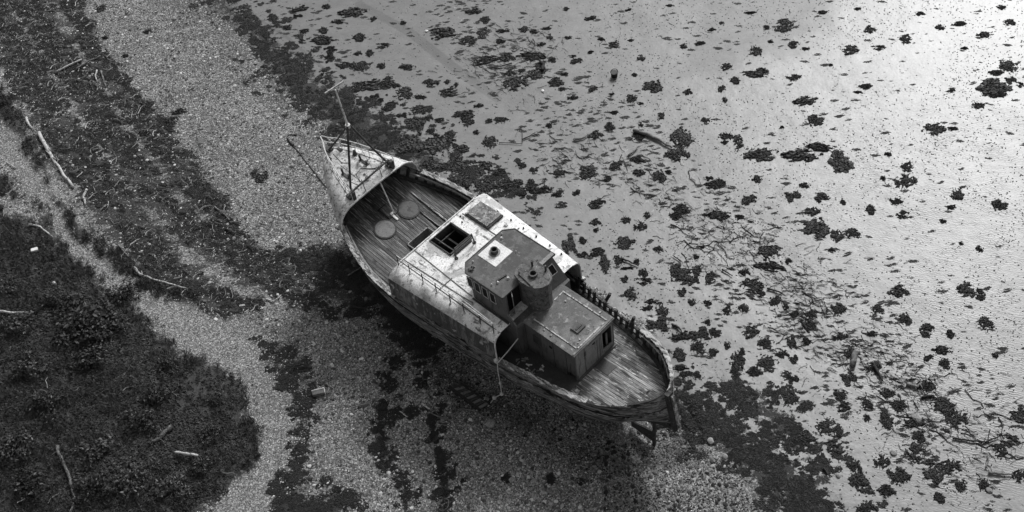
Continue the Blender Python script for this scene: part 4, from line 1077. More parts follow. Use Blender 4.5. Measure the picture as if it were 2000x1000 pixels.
# ------------------------------------------------------------------ seaweed clumps on the mud, one by one
CL = """1532 47 36 20;1497 51 15 9;1607 21 22 6;1465 22 22 4;1700 55 23 14;1769 72 24 16;1799 23 20 8;1837 50 19 9;1875 43 27 7;1922 65 30 11;1973 40 24 11;1956 11 17 9;1675 14 14 6;1476 97 23 19;1505 78 13 6;1549 84 20 11;1573 92 18 5;1662 96 32 17;1717 90 27 9;1885 91 14 6;1972 126 36 22;1946 139 28 9;1942 166 62 26;1974 153 21 13;1993 162 16 10;1954 183 36 10;1419 128 22 12;1475 141 56 17;1436 154 22 12;1550 148 28 11;1408 170 17 13;1416 192 11 10;1691 166 25 9;1677 177 18 5;1623 124 9 5;1572 194 43 14;1859 174 16 7;1910 203 26 12;1593 232 30 18;1825 249 42 18;1862 248 24 7;1528 245 10 6;1416 263 28 13;1442 275 23 28;1485 299 66 22;1565 300 70 20;1600 284 56 13;1642 312 42 36;1772 322 24 17;1768 350 42 26;1735 298 14 7;1406 354 20 15;1478 348 20 15;1572 359 20 9;1460 387 32 19;1547 380 30 18;1606 381 32 19;1870 375 26 23;1953 398 30 16;1859 401 19 8;1750 390 25 12;1701 406 22 16;1766 416 30 15;1587 410 36 14;1647 392 13 9;1595 442 46 30;1665 452 34 18;1635 457 30 20;1842 429 16 8;1914 483 14 11;1625 486 14 10;1505 490 46 26;1725 345 10 8;1445 421 22 9;1410 419 22 15;1878 472 11 7;
926 19 32 9;947 36 18 12;1106 14 12 8;1155 33 24 9;1228 16 14 5;1307 8 14 5;1409 42 8 7;914 75 34 15;942 60 22 20;1022 55 20 12;1043 59 16 7;1066 52 20 6;1074 70 12 10;982 58 24 7;976 78 22 8;1057 83 16 8;1109 71 14 6;1175 74 14 6;1199 84 24 13;1231 76 12 5;1335 87 16 9;1367 82 21 7;1391 55 16 6;948 116 46 15;990 110 34 16;1038 107 50 13;1079 114 18 9;1123 116 24 12;1118 107 14 5;1153 99 11 5;1253 111 16 11;1103 142 16 7;1086 157 28 15;1096 171 14 8;1019 136 14 8;996 140 20 12;1050 136 30 26;1008 160 44 28;1118 187 20 9;1156 171 20 10;1239 143 13 6;1275 166 36 19;1344 177 18 11;1232 190 24 14;1250 199 14 5;1199 217 16 6;1194 181 12 5;1291 224 16 14;1377 232 17 12;1191 244 19 14;1164 261 29 15;1252 241 10 9;1330 266 46 32;1324 298 46 24;1248 262 30 16;1415 275 15 8;934 204 18 9;912 236 26 14;978 233 28 12;954 235 14 9;958 276 30 24;930 257 12 8;1072 242 12 9;1018 322 18 11;1041 331 16 12;940 328 42 28;976 336 24 12;992 358 48 20;948 364 40 24;1037 354 16 10;1048 372 44 12;1088 379 24 9;1017 377 22 10;1127 375 17 12;1164 397 32 14;1094 338 28 14;1144 336 36 24;1288 341 24 20;1305 333 12 7;1246 310 28 12;1396 356 40 16;1385 345 14 8;1200 320 24 20;1248 334 28 12;1186 347 16 10;
582 16 36 10;636 11 18 8;534 35 18 11;580 30 18 6;686 22 48 15;659 41 24 7;728 34 12 10;786 42 14 7;560 53 22 9;594 59 18 8;631 58 20 11;629 77 48 14;701 71 28 13;747 87 24 10;590 80 14 8;721 102 18 11;699 103 16 8;646 99 18 9;644 110 20 8;642 92 20 6;672 126 36 12;705 128 38 20;744 127 16 10;794 129 32 10;756 153 18 9;840 159 32 14;872 158 12 9;890 163 9 8;720 166 54 20;694 173 20 12;752 165 36 14;775 166 18 9;790 180 34 22;876 178 40 18;818 188 26 8;733 187 18 7;743 196 11 8;760 208 24 14;818 213 34 17;786 225 20 9;838 229 16 12;808 240 38 24;858 233 19 9;842 255 20 11;878 262 24 14;852 264 12 7;906 222 38 14;858 286 58 38;892 320 38 26;896 356 46 26;900 292 34 18;800 280 60 36;844 324 46 26;864 62 56 20;
1221 428 20 13;1250 440 25 18;1221 471 40 25;1163 433 22 13;1164 448 11 8;1113 478 26 36;1138 470 18 11;1135 498 26 11;1165 492 32 13;1286 485 19 12;1397 418 50 16;1264 418 14 12;1331 405 32 16;1319 420 24 12;1373 480 9 9;1359 500 14 9;1207 508 22 18;1244 510 14 11;1181 515 22 30;1256 532 18 14;1257 549 32 14;1219 546 17 14;1222 523 26 6;1324 531 32 28;1341 540 34 26;1357 545 20 16;1360 529 22 20;1385 540 22 26;1233 574 24 22;1331 571 20 18;1351 590 16 13;1381 591 17 10;1506 518 56 18;1541 506 16 11;1455 529 22 13;1469 554 40 22;1485 570 18 13;1516 585 24 22;1535 597 13 12;1420 604 18 16;1452 600 24 14;1551 612 22 12;1578 631 26 26;1585 612 20 18;1266 602 22 12;1294 606 24 26;1271 589 22 10;1383 628 13 12;1285 634 44 26;1368 652 40 24;1396 649 22 16;1327 655 46 16;1364 677 32 22;1327 692 28 22;1393 686 22 16;1420 674 13 15;1467 648 34 22;1495 668 32 20;1499 708 40 28;1439 704 30 34;1438 724 22 22;1450 685 14 18;1529 690 26 14;1550 701 20 18;1474 724 30 16;1548 738 22 16;1548 666 18 26;1576 664 20 12;1340 732 26 14;1362 732 16 16;1331 718 30 9;
1757 567 40 22;1890 563 36 24;1916 573 20 18;1715 601 26 17;1637 600 28 22;1769 620 22 20;1925 627 31 22;1810 642 27 22;1857 650 19 14;1705 649 22 12;1641 654 30 16;1838 682 36 17;1847 707 26 18;1945 691 14 10;1812 696 22 12;1662 687 22 20;1657 737 30 24;1706 714 30 20;1542 775 32 28;1641 770 28 20;1648 794 27 20;1694 787 24 18;1732 820 30 28;1692 814 14 16;1610 835 32 26;1637 841 24 22;1630 871 40 32;1575 856 40 28;1792 885 46 38;1825 925 40 36;1722 900 30 28;1754 927 44 30;1680 940 38 40;1670 910 28 22;1795 850 24 20;1855 910 44 30;1870 817 40 34;1845 790 46 28;1990 810 36 30;1955 877 30 26;1972 857 40 22;1992 927 26 26;1755 790 30 18;1810 750 34 18;1835 970 26 18;1732 956 34 18;1695 992 40 24;1782 820 46 24;1732 765 30 20;1925 945 26 24;1877 947 24 24;
508 348 30 22;498 340 16 16;350 218 32 10;335 235 34 18;280 262 20 10;1075 935 24 18;1135 940 20 14;990 935 26 18;905 940 14 12;820 958 14 12;860 806 12 10;1010 880 10 8;290 62 18 9;198 18 22 12;205 73 14 6;255 155 10 8;245 110 12 5"""
clumps = [tuple(float(v) for v in s_.split()) for s_ in CL.replace('\n', '').split(';')]
HL = bpy.data.node_groups
def zone(px, py):
    if px < 560 and py < 480: return 'on the shingle left of the bow'
    if py > 860 and px < 1250: return 'on the shingle below the stern'
    if py < 110:
        for lim, nm in ((760, 'near the two drag marks at the far shore edge'), (960, 'on the far mud above the bow'), (1160, 'on the far mud beyond the sticks'), (1420, 'on the far mud by the bright water sheen'), (1640, 'on the far pale flat'), (1820, 'on the far pale flat towards the corner'), (3000, 'in the far right corner of the flat')):
            if px < lim: return nm
    if py < 300:
        for lim, nm in ((800, 'just beyond the mast'), (930, 'on the mud beyond the bow'), (1060, 'around the far scatter of branches'), (1200, 'left of the bucket on the mud'), (1400, 'around the half buried log'), (1560, 'on the mud right of the long log'), (1720, 'on the pale flat right of centre'), (3000, 'on the pale flat at the right edge')):
            if px < lim: return nm
    if py < 500:
        for lim, nm in ((1060, 'on the mud beside the foredeck'), (1190, 'on the mud beside the deckhouse'), (1300, 'on the mud between deckhouse and twig bed'), (1430, 'in the middle of the twig bed'), (1560, 'at the right side of the twig bed'), (1720, 'on the pale flat beyond the twig bed'), (3000, 'on the pale flat halfway down the right edge')):
            if px < lim: return nm
    if py < 700:
        for lim, nm in ((1300, 'on the mud beside the wheelhouse'), (1400, 'on the mud beside the aft deck'), (1500, 'on the mud off the starboard quarter'), (1620, 'in the lower twig bed'), (1750, 'right of the lower twig bed'), (1860, 'on the rippled mud'), (3000, 'on the rippled mud at the right edge')):
            if px < lim: return nm
    for lim, nm in ((1420, 'right behind the stern post'), (1600, 'around the large weed bank behind the stern'), (1720, 'on the grey mud right of the weed bank'), (1830, 'in the lower right branch litter'), (3000, 'in the bottom right corner')):
        if px < lim: return nm
used = {}
ORD = ['', 'second ', 'third ', 'fourth ', 'fifth ', 'sixth ', 'seventh ', 'eighth ', 'ninth ', 'tenth ', 'eleventh ', 'twelfth ', 'thirteenth ', 'fourteenth ', 'fifteenth ', 'sixteenth ', 'seventeenth ', 'eighteenth ', 'nineteenth ', 'twentieth ', 'twenty-first ', 'twenty-second ', 'twenty-third ', 'twenty-fourth ', 'twenty-fifth ']
for (px, py, pw, ph) in sorted(clumps, key=lambda c: -c[2]*c[3]):
    z_ = zone(px, py); long_ = pw > 2.3*ph
    key = (z_, long_); k_ = used.get(key, 0); used[key] = k_+1
    p = gp(px, py); gx = (gp(px+pw/2, py)-gp(px-pw/2, py)).length; gy = (gp(px, py+ph/2)-gp(px, py-ph/2)).length
    o = bpy.data.objects.new('seaweed_clump', random.choice(WEED)); COL.objects.link(o)
    o.location = (p.x, p.y, gz(p)-.008); 
    o.rotation_euler = (0, 0, ROLL + random.choice([0, pi]) + random.uniform(-.2, .2))
    o.scale = (gx*.58, gy*.62, min(1.1, .35+.45*(gx+gy)/2))
    tag(o, '%slargest %s dark seaweed clump %s' % (ORD[min(k_, 24)], 'elongated' if long_ else 'rounded', z_), 'seaweed', 'seaweed clumps stranded on the shore')

# ------------------------------------------------------------------ beds of weed that read as one mass
X, Y, PX, PY = rand_ground(170000)
wbv = sample_mask(m_wb, X, Y); wrv = sample_mask(m_wr, X, Y); vgv = sample_mask(m_veg, X, Y); mdv = sample_mask(m_mud, X, Y); ptv = sample_mask(m_path, X, Y)
mudside = (PX > 420)
k = (rng.random(len(X)) < np.clip(np.exp(wbv*1.6)*.36, 0, .42)) & (wbv > np.where(mdv > -2.5, -1.7, -.35)) & off_boat(X, Y) & (vgv < 0) & (fbm(X*1.7, Y*1.7, 4, 9) > np.where(mdv > -2.5, .50, .36) - .10*np.clip(wbv, 0, 1))
s0 = .06+.22*rng.random(k.sum())**1.8
scatter('wrack_bed', place(X[k], Y[k], -.01), np.stack([np.zeros(k.sum()), np.zeros(k.sum()), ROLL+rng.uniform(-.5, .5, k.sum())], -1), np.stack([s0*1.3, s0, s0*.9+.15], -1), [srcobj(m_) for m_ in WEED], 'dark bed of seaweed heaped along the foot of the shingle')
streak = fbm((X*cos(.82)+Y*sin(.82))*.5, (-X*sin(.82)+Y*cos(.82))*1.6, 4, 31)
# streaks follow the shore line, which runs down to the right
ua = (X*cos(radians(-47))+Y*sin(radians(-47))); va = (-X*sin(radians(-47))+Y*cos(radians(-47)))
streak = fbm(ua*.35, va*1.1, 4, 31)
k = (wrv > -.1) & (vgv < .1) & (ptv < .1) & (streak*.8 + .1 + .42*np.clip(sample_mask(m_wl, X, Y)+.2, -.5, .4) > .50) & (rng.random(len(X)) < .40)
s0 = .05+.20*rng.random(k.sum())**1.8
scatter('dried_wrack', place(X[k], Y[k], -.01), np.stack([np.zeros(k.sum()), np.zeros(k.sum()), rng.uniform(-1.1, -.5, k.sum())], -1), np.stack([s0*1.5, s0*.8, s0*.9+.1], -1), [srcobj(m_) for m_ in WEED], 'dark streaks of dried wrack along the tide line')
# small scraps on the mud
X2, Y2, PX2, PY2 = rand_ground(42000)
md = sample_mask(m_mud, X2, Y2); bd = sample_mask(m_bed, X2, Y2)
nearb = np.clip(1-md/9, 0, 1)
k = (md > .2) & off_boat(X2, Y2) & (rng.random(len(X2)) < .12 + .55*(bd > -1) + .25*nearb) & (fbm(X2*.5, Y2*.5, 3, 14) > .40)
s0 = .025+.13*rng.random(k.sum())**2.5
scatter('seaweed_scraps', place(X2[k], Y2[k], -.003), np.stack([np.zeros(k.sum()), np.zeros(k.sum()), ROLL+rng.uniform(-.4, .4, k.sum())], -1), np.stack([s0*1.9, s0*.75, s0*.8], -1), [srcobj(m_) for m_ in WEED[:8]], 'small dark scraps of weed scattered over the mud')

X3, Y3, PX3, PY3 = rand_ground(60000)
md = sample_mask(m_mud, X3, Y3)
k = (md > .6) & off_boat(X3, Y3) & (rng.random(len(X3)) < np.where((PX3 > 1150) & (fbm(X3*.16, Y3*.16, 3, 77) > .46), .5, .10)); n_ = k.sum(); s0 = rng.uniform(.012, .034, n_)
WC = []
for s_ in range(3):
    r_ = random.Random(s_); bm = bmesh.new(); bmesh.ops.create_icosphere(bm, subdivisions=1, radius=1)
    for v in bm.verts: v.co *= 1+r_.uniform(-.3, .3)
    m_ = bpy.data.meshes.new('cast'); bm.to_mesh(m_); bm.free(); m_.materials.append(M['weed']); WC.append(srcobj(m_))
scatter('worm_casts', place(X3[k], Y3[k], 0.), r3(n_), np.stack([s0*1.5, s0, s0*.7], -1), WC, 'tiny dark worm casts dotted over the wet mud')

# ------------------------------------------------------------------ twigs
TWD = [stick_mesh(i, M['driftdark'], bend=.10, k=5, fork=i % 3 == 0) for i in range(10)]
TWP = [stick_mesh(40+i, M['driftpale'], bend=.09, k=5, fork=i % 3 == 0) for i in range(8)]
TWG = [stick_mesh(60+i, M['driftgrey'], bend=.09, k=5, fork=i % 3 == 0) for i in range(6)]
tws = [stick_mesh(80+i, M['twigd'], n=4, k=3, bend=.13, fork=False) for i in range(8)]
tps = [stick_mesh(90+i, M['twigp'], n=4, k=3, bend=.13, fork=False) for i in range(8)]
bedc = [(930,110,60),(1000,150,50),(1040,80,40),(1230,330,60),(1320,385,60),(1370,430,55),(1430,455,60),(1470,470,40),(1400,490,60),(1530,550,60),(1590,560,60),(1600,600,50),(1560,620,50),(1650,690,60),(1700,690,60),(1760,740,70),(1820,760,60),(1860,830,80),(1940,850,80),(1780,830,60),(1900,900,80),(1110,300,60)]
def twigs_at(n, spread=1.):
    out = []
    for i in range(n):
        cx, cy, r_ = bedc[int(rng.integers(len(bedc)))]
        out.append((cx+rng.normal(0, r_*.75*spread), cy+rng.normal(0, r_*.5*spread)))
    return out
def rot_from_screen(px, py, ang):
    a = gp(px, py); b = gp(px+20*cos(ang), py+20*sin(ang)); return math.atan2(b.y-a.y, b.x-a.x)
tw = []
for (px, py) in twigs_at(1500, .95):
    p = gp(px, py)
    ang = rng.normal(.35, .6); L_ = rng.uniform(.18, .6)
    tw.append((p.x, p.y, rot_from_screen(px, py, ang), L_, rng.uniform(.5, 1.0)))
tw = np.array(tw); k = off_boat(tw[:, 0], tw[:, 1]); tw = tw[k]
P = place(tw[:, 0], tw[:, 1], .0)
scatter('twig_litter', P, np.stack([np.zeros(len(tw)), np.zeros(len(tw)), tw[:, 2]], -1), np.stack([tw[:, 3], tw[:, 3], tw[:, 4]*.9], -1), [srcobj(m_) for m_ in tws], 'thin dark twigs washed into a bed on the mud')
# pale and dark sticks in the wrack belt and the plants
k = (wrv > -.2) & (ptv < 0) & (rng.random(len(X)) < .085) & (PX < 640) | (vgv > 0) & (rng.random(len(X)) < .035) & (fbm(X*.6, Y*.6, 3, 44) > .5)
n_ = k.sum(); L_ = rng.uniform(.15, .7, n_)**1.3
scatter('stick_litter', place(X[k], Y[k], .06), np.stack([rng.uniform(-.1, .1, n_), rng.uniform(-.25, .25, n_), rng.normal(-.5, .9, n_)], -1), np.stack([L_, L_*1.7, L_*2.2+.4], -1), [srcobj(m_) for m_ in tps], 'bleached sticks and straws strewn in the wrack belt')
# single twigs that can be told apart
tlab = {}; tl = []
for (px, py) in twigs_at(95, .9):
    p = gp(px, py)
    if off_boat(np.array([p.x]), np.array([p.y]))[0]: tl.append((random.uniform(.5, 1.2), px, py, p))
for (L_, px, py, p) in sorted(tl, key=lambda c: -c[0]):
    o = bpy.data.objects.new('twig', random.choice(TWD)); COL.objects.link(o)
    o.location = (p.x, p.y, gz(p)); o.scale = (L_, L_, .9)
    o.rotation_euler = (0, 0, rot_from_screen(px, py, random.gauss(.35, .5)))
    z_ = zone(px, py); k_ = tlab.get(z_, 0); tlab[z_] = k_+1
    tag(o, '%slongest loose dark twig %s' % (ORD[min(k_, 24)], z_), 'twig', 'dark twigs in the beds on the mud')

# ------------------------------------------------------------------ named driftwood
def log(pts, r, mat, label, cat='driftwood', lift=.05, r1=None, n=9, knots=0):
    W_ = [on_ground(*p) for p in pts]
    base = W_[0].copy(); o = empty('driftwood_log', base)
    tag(o, label, cat, 'driftwood on the shore')
    P_ = [Vector((a.x, a.y, a.z+r*.6+lift)) - base for a in W_]
    # subdivide with wobble
    Q = [P_[0]]
    for a, b in zip(P_[:-1], P_[1:]):
        for j in range(1, 5):
            q_ = a.lerp(b, j/4); 
            if j < 4: q_ = q_ + Vector((random.uniform(-1, 1), random.uniform(-1, 1), random.uniform(-.4, .4)))*r*.45
            Q.append(q_)
    r1 = r*.55 if r1 is None else r1
    rs = [r+(r1-r)*i/(len(Q)-1) + random.uniform(-.12, .12)*r for i in range(len(Q))]
    MB().tube(Q, rs, n).build('trunk', M[mat], o, True)
    for j in range(knots):
        i = random.randrange(1, len(Q)-1); d = Vector((random.uniform(-1, 1), random.uniform(-1, 1), random.uniform(.1, .5))).normalized()
        MB().tube([Q[i], Q[i]+d*r*3.5, Q[i]+d*r*5+Vector((0, 0, -.05))], [r*.4, r*.25, r*.12], 6).build('branch_stub', M[mat], o, True)
    return o
log([(78,262),(98,300),(122,338),(145,368)], .11, 'driftpale', 'long straight bleached log lying beside the path', knots=3)
log([(53,232),(58,246),(68,256)], .08, 'driftpale', 'short bleached log end above the long straight log')
log([(171,372),(164,385),(168,402)], .07, 'driftpale', 'crooked bleached branch just right of the long log', r1=.05)
log([(262,524),(275,538),(300,548),(330,556),(366,565)], .075, 'driftpale', 'long curved bleached branch right of the path bend', knots=2)
log([(232,480),(243,493),(254,506)], .055, 'driftgrey', 'short grey branch above the curved bleached branch')
log([(110,143),(135,130),(161,118)], .06, 'driftpale', 'pale pole crossing the upper wrack belt', r1=.05)
log([(150,137),(170,124),(197,111)], .065, 'driftgrey', 'grey pole beside the pale pole in the upper wrack belt')
log([(58,441),(80,445),(104,465)], .06, 'driftpale', 'bent pale branch on the turf left of the path', knots=1)
log([(190,139),(187,150),(191,160)], .05, 'driftpale', 'short pale branch below the crossed poles')
log([(198,140),(204,160),(208,172)], .05, 'driftgrey', 'slim grey branch right of the crossed poles')
log([(298,866),(314,860),(322,850),(338,836)], .08, 'driftdull', 'gnarled grey root among the plants at lower left', knots=4, r1=.12, lift=.10)
log([(345,889),(366,891),(390,895)], .06, 'driftpale', 'white painted post lying in the plants at lower left', lift=.22, r1=.06)
log([(115,875),(124,905),(140,940),(148,975),(142,1010)], .09, 'driftdull', 'half overgrown grey trunk at the bottom left', knots=3, lift=.12)
log([(0,612),(30,615),(58,614)], .07, 'driftpale', 'pale log at the left edge among the plants', lift=.12)
log([(32,330),(14,318),(2,330)], .04, 'driftpale', 'thin pale branch on the path at the left edge')
log([(240,635),(246,650),(252,638)], .04, 'driftpale', 'forked pale twig in the plants left of centre', cat='stick')
log([(1237,257),(1262,264),(1290,277),(1312,291)], .10, 'driftgrey', 'long half buried grey log on the mud ringed with weed')
log([(1120,275),(1138,272),(1152,264)], .06, 'driftgrey', 'short dark log with weed at its end on the mud')
log([(1228,305),(1238,298),(1246,289)], .05, 'driftgrey', 'slim grey stick pointing at the half buried log')
log([(975,280),(1000,281),(1020,282),(1020,262),(1018,246)], .02, 'driftdark', 'thin bent branch on the mud with a right angle kink')
log([(1020,274),(1034,268),(1046,260)], .035, 'driftdark', 'thin dark branch leaning off the kinked branch')
log([(1058,140),(1062,128),(1054,120)], .10, 'driftdark', 'thick curved dark branch on the far mud', r1=.06)
log([(1000,125),(985,130),(960,134)], .04, 'driftdark', 'dark branch under the far weed clumps')
log([(1313,636),(1326,642),(1334,654)], .06, 'driftdark', 'curved dark branch in the weed beside the aft deck')
log([(1330,512),(1322,506),(1314,500)], .035, 'driftdark', 'slim dark stick beside the deckhouse weed')
log([(1178,510),(1168,515)], .03, 'driftdark', 'tiny dark stick by the deckhouse', cat='stick')
log([(1215,508),(1230,513),(1247,521)], .05, 'driftdark', 'dark stick trailing from a round clump off the wheelhouse')
log([(1498,565),(1513,569),(1528,575)], .045, 'driftdark', 'straight dark stick at the lower twig bed edge')
log([(1410,528),(1421,534),(1431,541)], .04, 'driftdark', 'straight dark stick on open mud in mid flat')
log([(1672,690),(1668,705),(1666,718)], .13, 'driftgrey', 'stout upright grey stump lying in the lower right litter', r1=.12)
log([(1706,716),(1716,732),(1723,746)], .07, 'driftdark', 'dark sloping pole right of the grey stump')
log([(1770,752),(1790,758),(1800,750)], .07, 'driftgrey', 'grey branch on the lower right litter', knots=1)
log([(1800,778),(1820,774),(1828,780)], .05, 'driftdark', 'thin dark branch at the far side of the lower litter')
log([(1852,768),(1868,762),(1878,760)], .05, 'driftgrey', 'pale tipped stick near the rippled mud')
log([(1860,858),(1890,862),(1925,865),(1950,855)], .05, 'driftdark', 'long thin branch across the lower right litter')
log([(1930,925),(1955,927),(1978,929)], .06, 'driftgrey', 'grey stick at the bottom right')
log([(1925,915),(1930,900),(1928,888)], .04, 'driftgrey', 'upright thin branch at the bottom right')
log([(1608,915),(1615,925),(1622,935)], .04, 'driftdark', 'small crooked branch below the weed bank')
log([(720,790),(705,794),(690,798)], .05, 'driftgrey', 'short grey branch between the wheel ruts and the block', cat='stick')
log([(825,790),(835,798),(842,803)], .05, 'driftpale', 'short pale branch between the two dark ruts', cat='stick')
log([(782,805),(790,812),(798,816)], .025, 'driftpale', 'thin pale curved stick in the left dark rut', cat='stick')
log([(575,720),(590,719),(605,716)], .03, 'driftdark', 'thin dark stick above the pale block', cat='stick')
log([(520,585),(535,590),(550,578)], .04, 'driftpale', 'thin pale stick on the shingle below the wrack', cat='stick')
log([(690,600),(710,604),(735,602)], .05, 'driftdark', 'dark branch on the wet shingle by the port bow')
log([(680,540),(700,528),(712,518)], .04, 'driftgrey', 'grey stick leaning towards the port bow')
log([(440,448),(455,455),(470,462)], .05, 'driftdark', 'dark stick at the end of the wrack belt')
log([(420,405),(436,418),(450,432)], .04, 'driftgrey', 'grey stick half sunk in the wrack belt edge')
for (x_, y_, l_) in ((335,700,'a'),(275,590,'b'),(205,480,'c')): pass

# ------------------------------------------------------------------ odd things on the shore
def thing_box(name, px, py, sx, sy, sz, ang, mat, label, cat, bev=.02):
    p = on_ground(px, py); bm = bmesh.new(); bmesh.ops.create_cube(bm, size=1)
    bmesh.ops.scale(bm, vec=(sx, sy, sz), verts=bm.verts); bmesh.ops.bevel(bm, geom=bm.edges, offset=bev, segments=2, affect='EDGES')
    m_ = bpy.data.meshes.new(name); bm.to_mesh(m_); bm.free(); m_.materials.append(M[mat])
    o = link(bpy.data.objects.new(name, m_)); o.location = (p.x, p.y, p.z+sz/2-.01); o.rotation_euler = (.05, .04, rot_from_screen(px, py, ang)); tag(o, label, cat); return o
o = thing_box('foam_block', 623, 769, .55, .26, .2, -.26, 'driftgrey', 'pale grey foam block with a white rim on the shingle', 'block')
mb = MB(); mb.box(.275, .30, -.13, .13, -.08, .12); mb.box(-.28, .30, .11, .135, -.08, .115); e_ = mb.build('white_rim', M['litter'], o)
thing_box('flat_slab', 393, 276, .33, .42, .06, -.1, 'driftgrey', 'flat square slab on the open shingle left of the bow', 'slab')
thing_box('litter_crate', 69, 491, .34, .22, .2, -.3, 'litter', 'small white crate in the plants at the left', 'crate')
thing_box('litter_bottle', 109, 557, .14, .14, .3, .3, 'litter', 'white plastic bottle standing in the plants', 'bottle', .05)
thing_box('litter_board', 399, 588, .3, .14, .08, .2, 'driftgrey', 'small grey board on the shingle below the wrack', 'board')
thing_box('litter_board', 473, 597, .26, .12, .06, -.2, 'driftpale', 'small pale board on the shingle near the path', 'board')
thing_box('litter_board', 422, 624, .2, .14, .06, .5, 'litter', 'torn white scrap beside the path bend', 'scrap')
thing_box('litter_board', 706, 701, .22, .12, .06, -.3, 'litter', 'white scrap on the shingle off the port side', 'scrap')
# bucket with hoop handle on the far mud
p = on_ground(1200, 149); bk = empty('bucket', p); tag(bk, 'black bucket with a raised hoop handle standing on the far mud', 'bucket')
MB().disc((0, 0, 0), .17, .3, 16, .2).build('bucket_body', M['rubber'], bk)
MB().tube([(.2*cos(a), .0, .3+.24*sin(a)) for a in np.linspace(0, pi, 12)], .018, 6).build('handle', M['rubber'], bk)
# ladder beside the hull
p0 = on_ground(878, 757); p1 = on_ground(938, 803); q0 = on_ground(901, 752); q1 = on_ground(957, 791)
ld = empty('wooden_ladder', p0); tag(ld, 'dark wooden ladder lying on the shingle beside the port side', 'ladder')
for a, b in ((p0, p1), (q0, q1)): MB().bar(a-p0+Vector((0,0,.07)), b-p0+Vector((0,0,.07)), .09, .12).build('ladder_rail', M['driftdark'], ld)
for i in range(10):
    u = .06+.88*i/9; a = p0.lerp(p1, u)-p0; b = q0.lerp(q1, u)-p0
    MB().bar(a+Vector((0,0,.09)), b+Vector((0,0,.09)), .13, .05).build('rung', M['driftgrey'] if i % 2 else M['darkwood'], ld)
def lay(name, pts, r, mat, label, cat, lift=.03):
    W_ = [on_ground(*p) for p in pts]; base = W_[0].copy(); Q = []
    for i in range(len(W_)-1):
        a = W_[max(i-1, 0)]; b = W_[i]; c = W_[i+1]; d = W_[min(i+2, len(W_)-1)]
        for j in range(6):
            u = j/6; q_ = .5*((2*b)+(c-a)*u+(2*a-5*b+4*c-d)*u*u+(3*b-a-3*c+d)*u**3); q_.z = gz(q_)+lift; Q.append(q_-base)
    q_ = W_[-1].copy(); q_.z += lift; Q.append(q_-base)
    o = MB().tube(Q, r, 6).build(name, M[mat], None, True); o.location = base; tag(o, label, cat); return o
lay('shore_cable', [(932,804),(915,801),(900,800),(893,808),(886,819),(872,821),(856,814),(840,806)], .028, 'driftgrey', 'thin grey cable curling over the shingle from the ladder foot', 'cable')
lay('anchor_chain', [(580,265),(566,264),(561,268),(563,276),(570,283),(583,297),(598,317),(615,338),(628,355),(638,367)], .03, 'rubber', 'dark anchor chain stretched over the shingle from the bow', 'chain')
mb = lay('chain_heap', [(563,272),(567,279),(573,285),(569,279)], .07, 'rubber', 'small dark heap where the anchor chain bends', 'chain')
lay('loop_wire', [(868,975),(876,978),(875,990),(866,998),(858,996)], .018, 'driftgrey', 'loop of pale wire at the foot of the right rut', 'wire')
def stone(px, py, r, label, flat=.6, seed=0, mat='boulder'):
    rr = random.Random(seed+int(px)); p = on_ground(px, py)
    bm = bmesh.new(); bmesh.ops.create_icosphere(bm, subdivisions=2, radius=r)
    for v in bm.verts: v.co *= 1+rr.uniform(-.14, .14); v.co.z *= flat; v.co.x *= 1.2
    m_ = bpy.data.meshes.new('stone'); bm.to_mesh(m_); bm.free(); m_.materials.append(M[mat])
    o = link(bpy.data.objects.new('stone', m_)); o.location = (p.x, p.y, p.z+r*flat*.4); o.rotation_euler = (0, 0, rr.random()*6); tag(o, label, 'stone', 'loose stones on the shore')
for (a, b, r_, lb) in ((948,782,.16,'round pale stone at the foot of the hanging rope'),(958,828,.2,'flat pale stone right of the ladder'),(964,852,.09,'small pale stone below the flat stone'),(1045,806,.09,'small round stone under the hull side'),(1000,938,.13,'white stone lying in a dark scrap of weed'),(1388,862,.14,'pale stone at the edge of the weed bank'),(1416,892,.12,'bright stone in the shingle behind the stern'),(1745,885,.12,'pale round stone on the mud by the weed'),(1790,817,.2,'pointed pale stone inside a weed clump'),(1793,815,.12,'small stone beside the pointed pale stone'),(1932,958,.12,'pale stone at the bottom right'),(571,324,.11,'pale stone on the shingle left of the anchor chain'),(341,37,.12,'pale flat stone on the far shingle'),(1060,178,.09,'white shell on the far mud'),(1904,136,.09,'white shell on the pale flat'),(833,61,.09,'white shell on the mud above the bow'),(457,466,.10,'grey stone at the wrack end'),(816,262,.09,'pale stone in the weed beyond the bow'),(1637,929,.1,'small bright stone under the weed clumps'),(660,388,.1,'round stone on the shingle under the bow')):
    stone(a, b, r_, lb, mat='boulder' if 'shell' not in lb else 'litter')

# ------------------------------------------------------------------ pebbles
def pebble_src(mat):
    out = []
    for s_ in range(4):
        r_ = random.Random(s_); bm = bmesh.new(); bmesh.ops.create_icosphere(bm, subdivisions=1, radius=1)
        for v in bm.verts: v.co *= 1+r_.uniform(-.18, .18)
        m_ = bpy.data.meshes.new('pebble'); bm.to_mesh(m_); bm.free(); m_.materials.append(mat); out.append(srcobj(m_))
    return out
X, Y, PX, PY = rand_ground(420000)
mdv = sample_mask(m_mud, X, Y); vgv = sample_mask(m_veg, X, Y); wbv = sample_mask(m_wb, X, Y); ptv = sample_mask(m_path, X, Y); wrv = sample_mask(m_wr, X, Y)
sh = (mdv < .2) & (vgv < .05) & off_boat(X, Y)
k = sh & (wbv < -.05) & (ptv < -.2) & (rng.random(len(X)) < np.where(wrv > 0, .25, .75)); n_ = k.sum()
s0 = rng.uniform(.016, .040, n_) * (1 + 1.3*(rng.random(n_) < .05)) 
big = (PX > 1180) & (PY > 780); s0 = s0*np.where(big[k], 1.15, 1.)
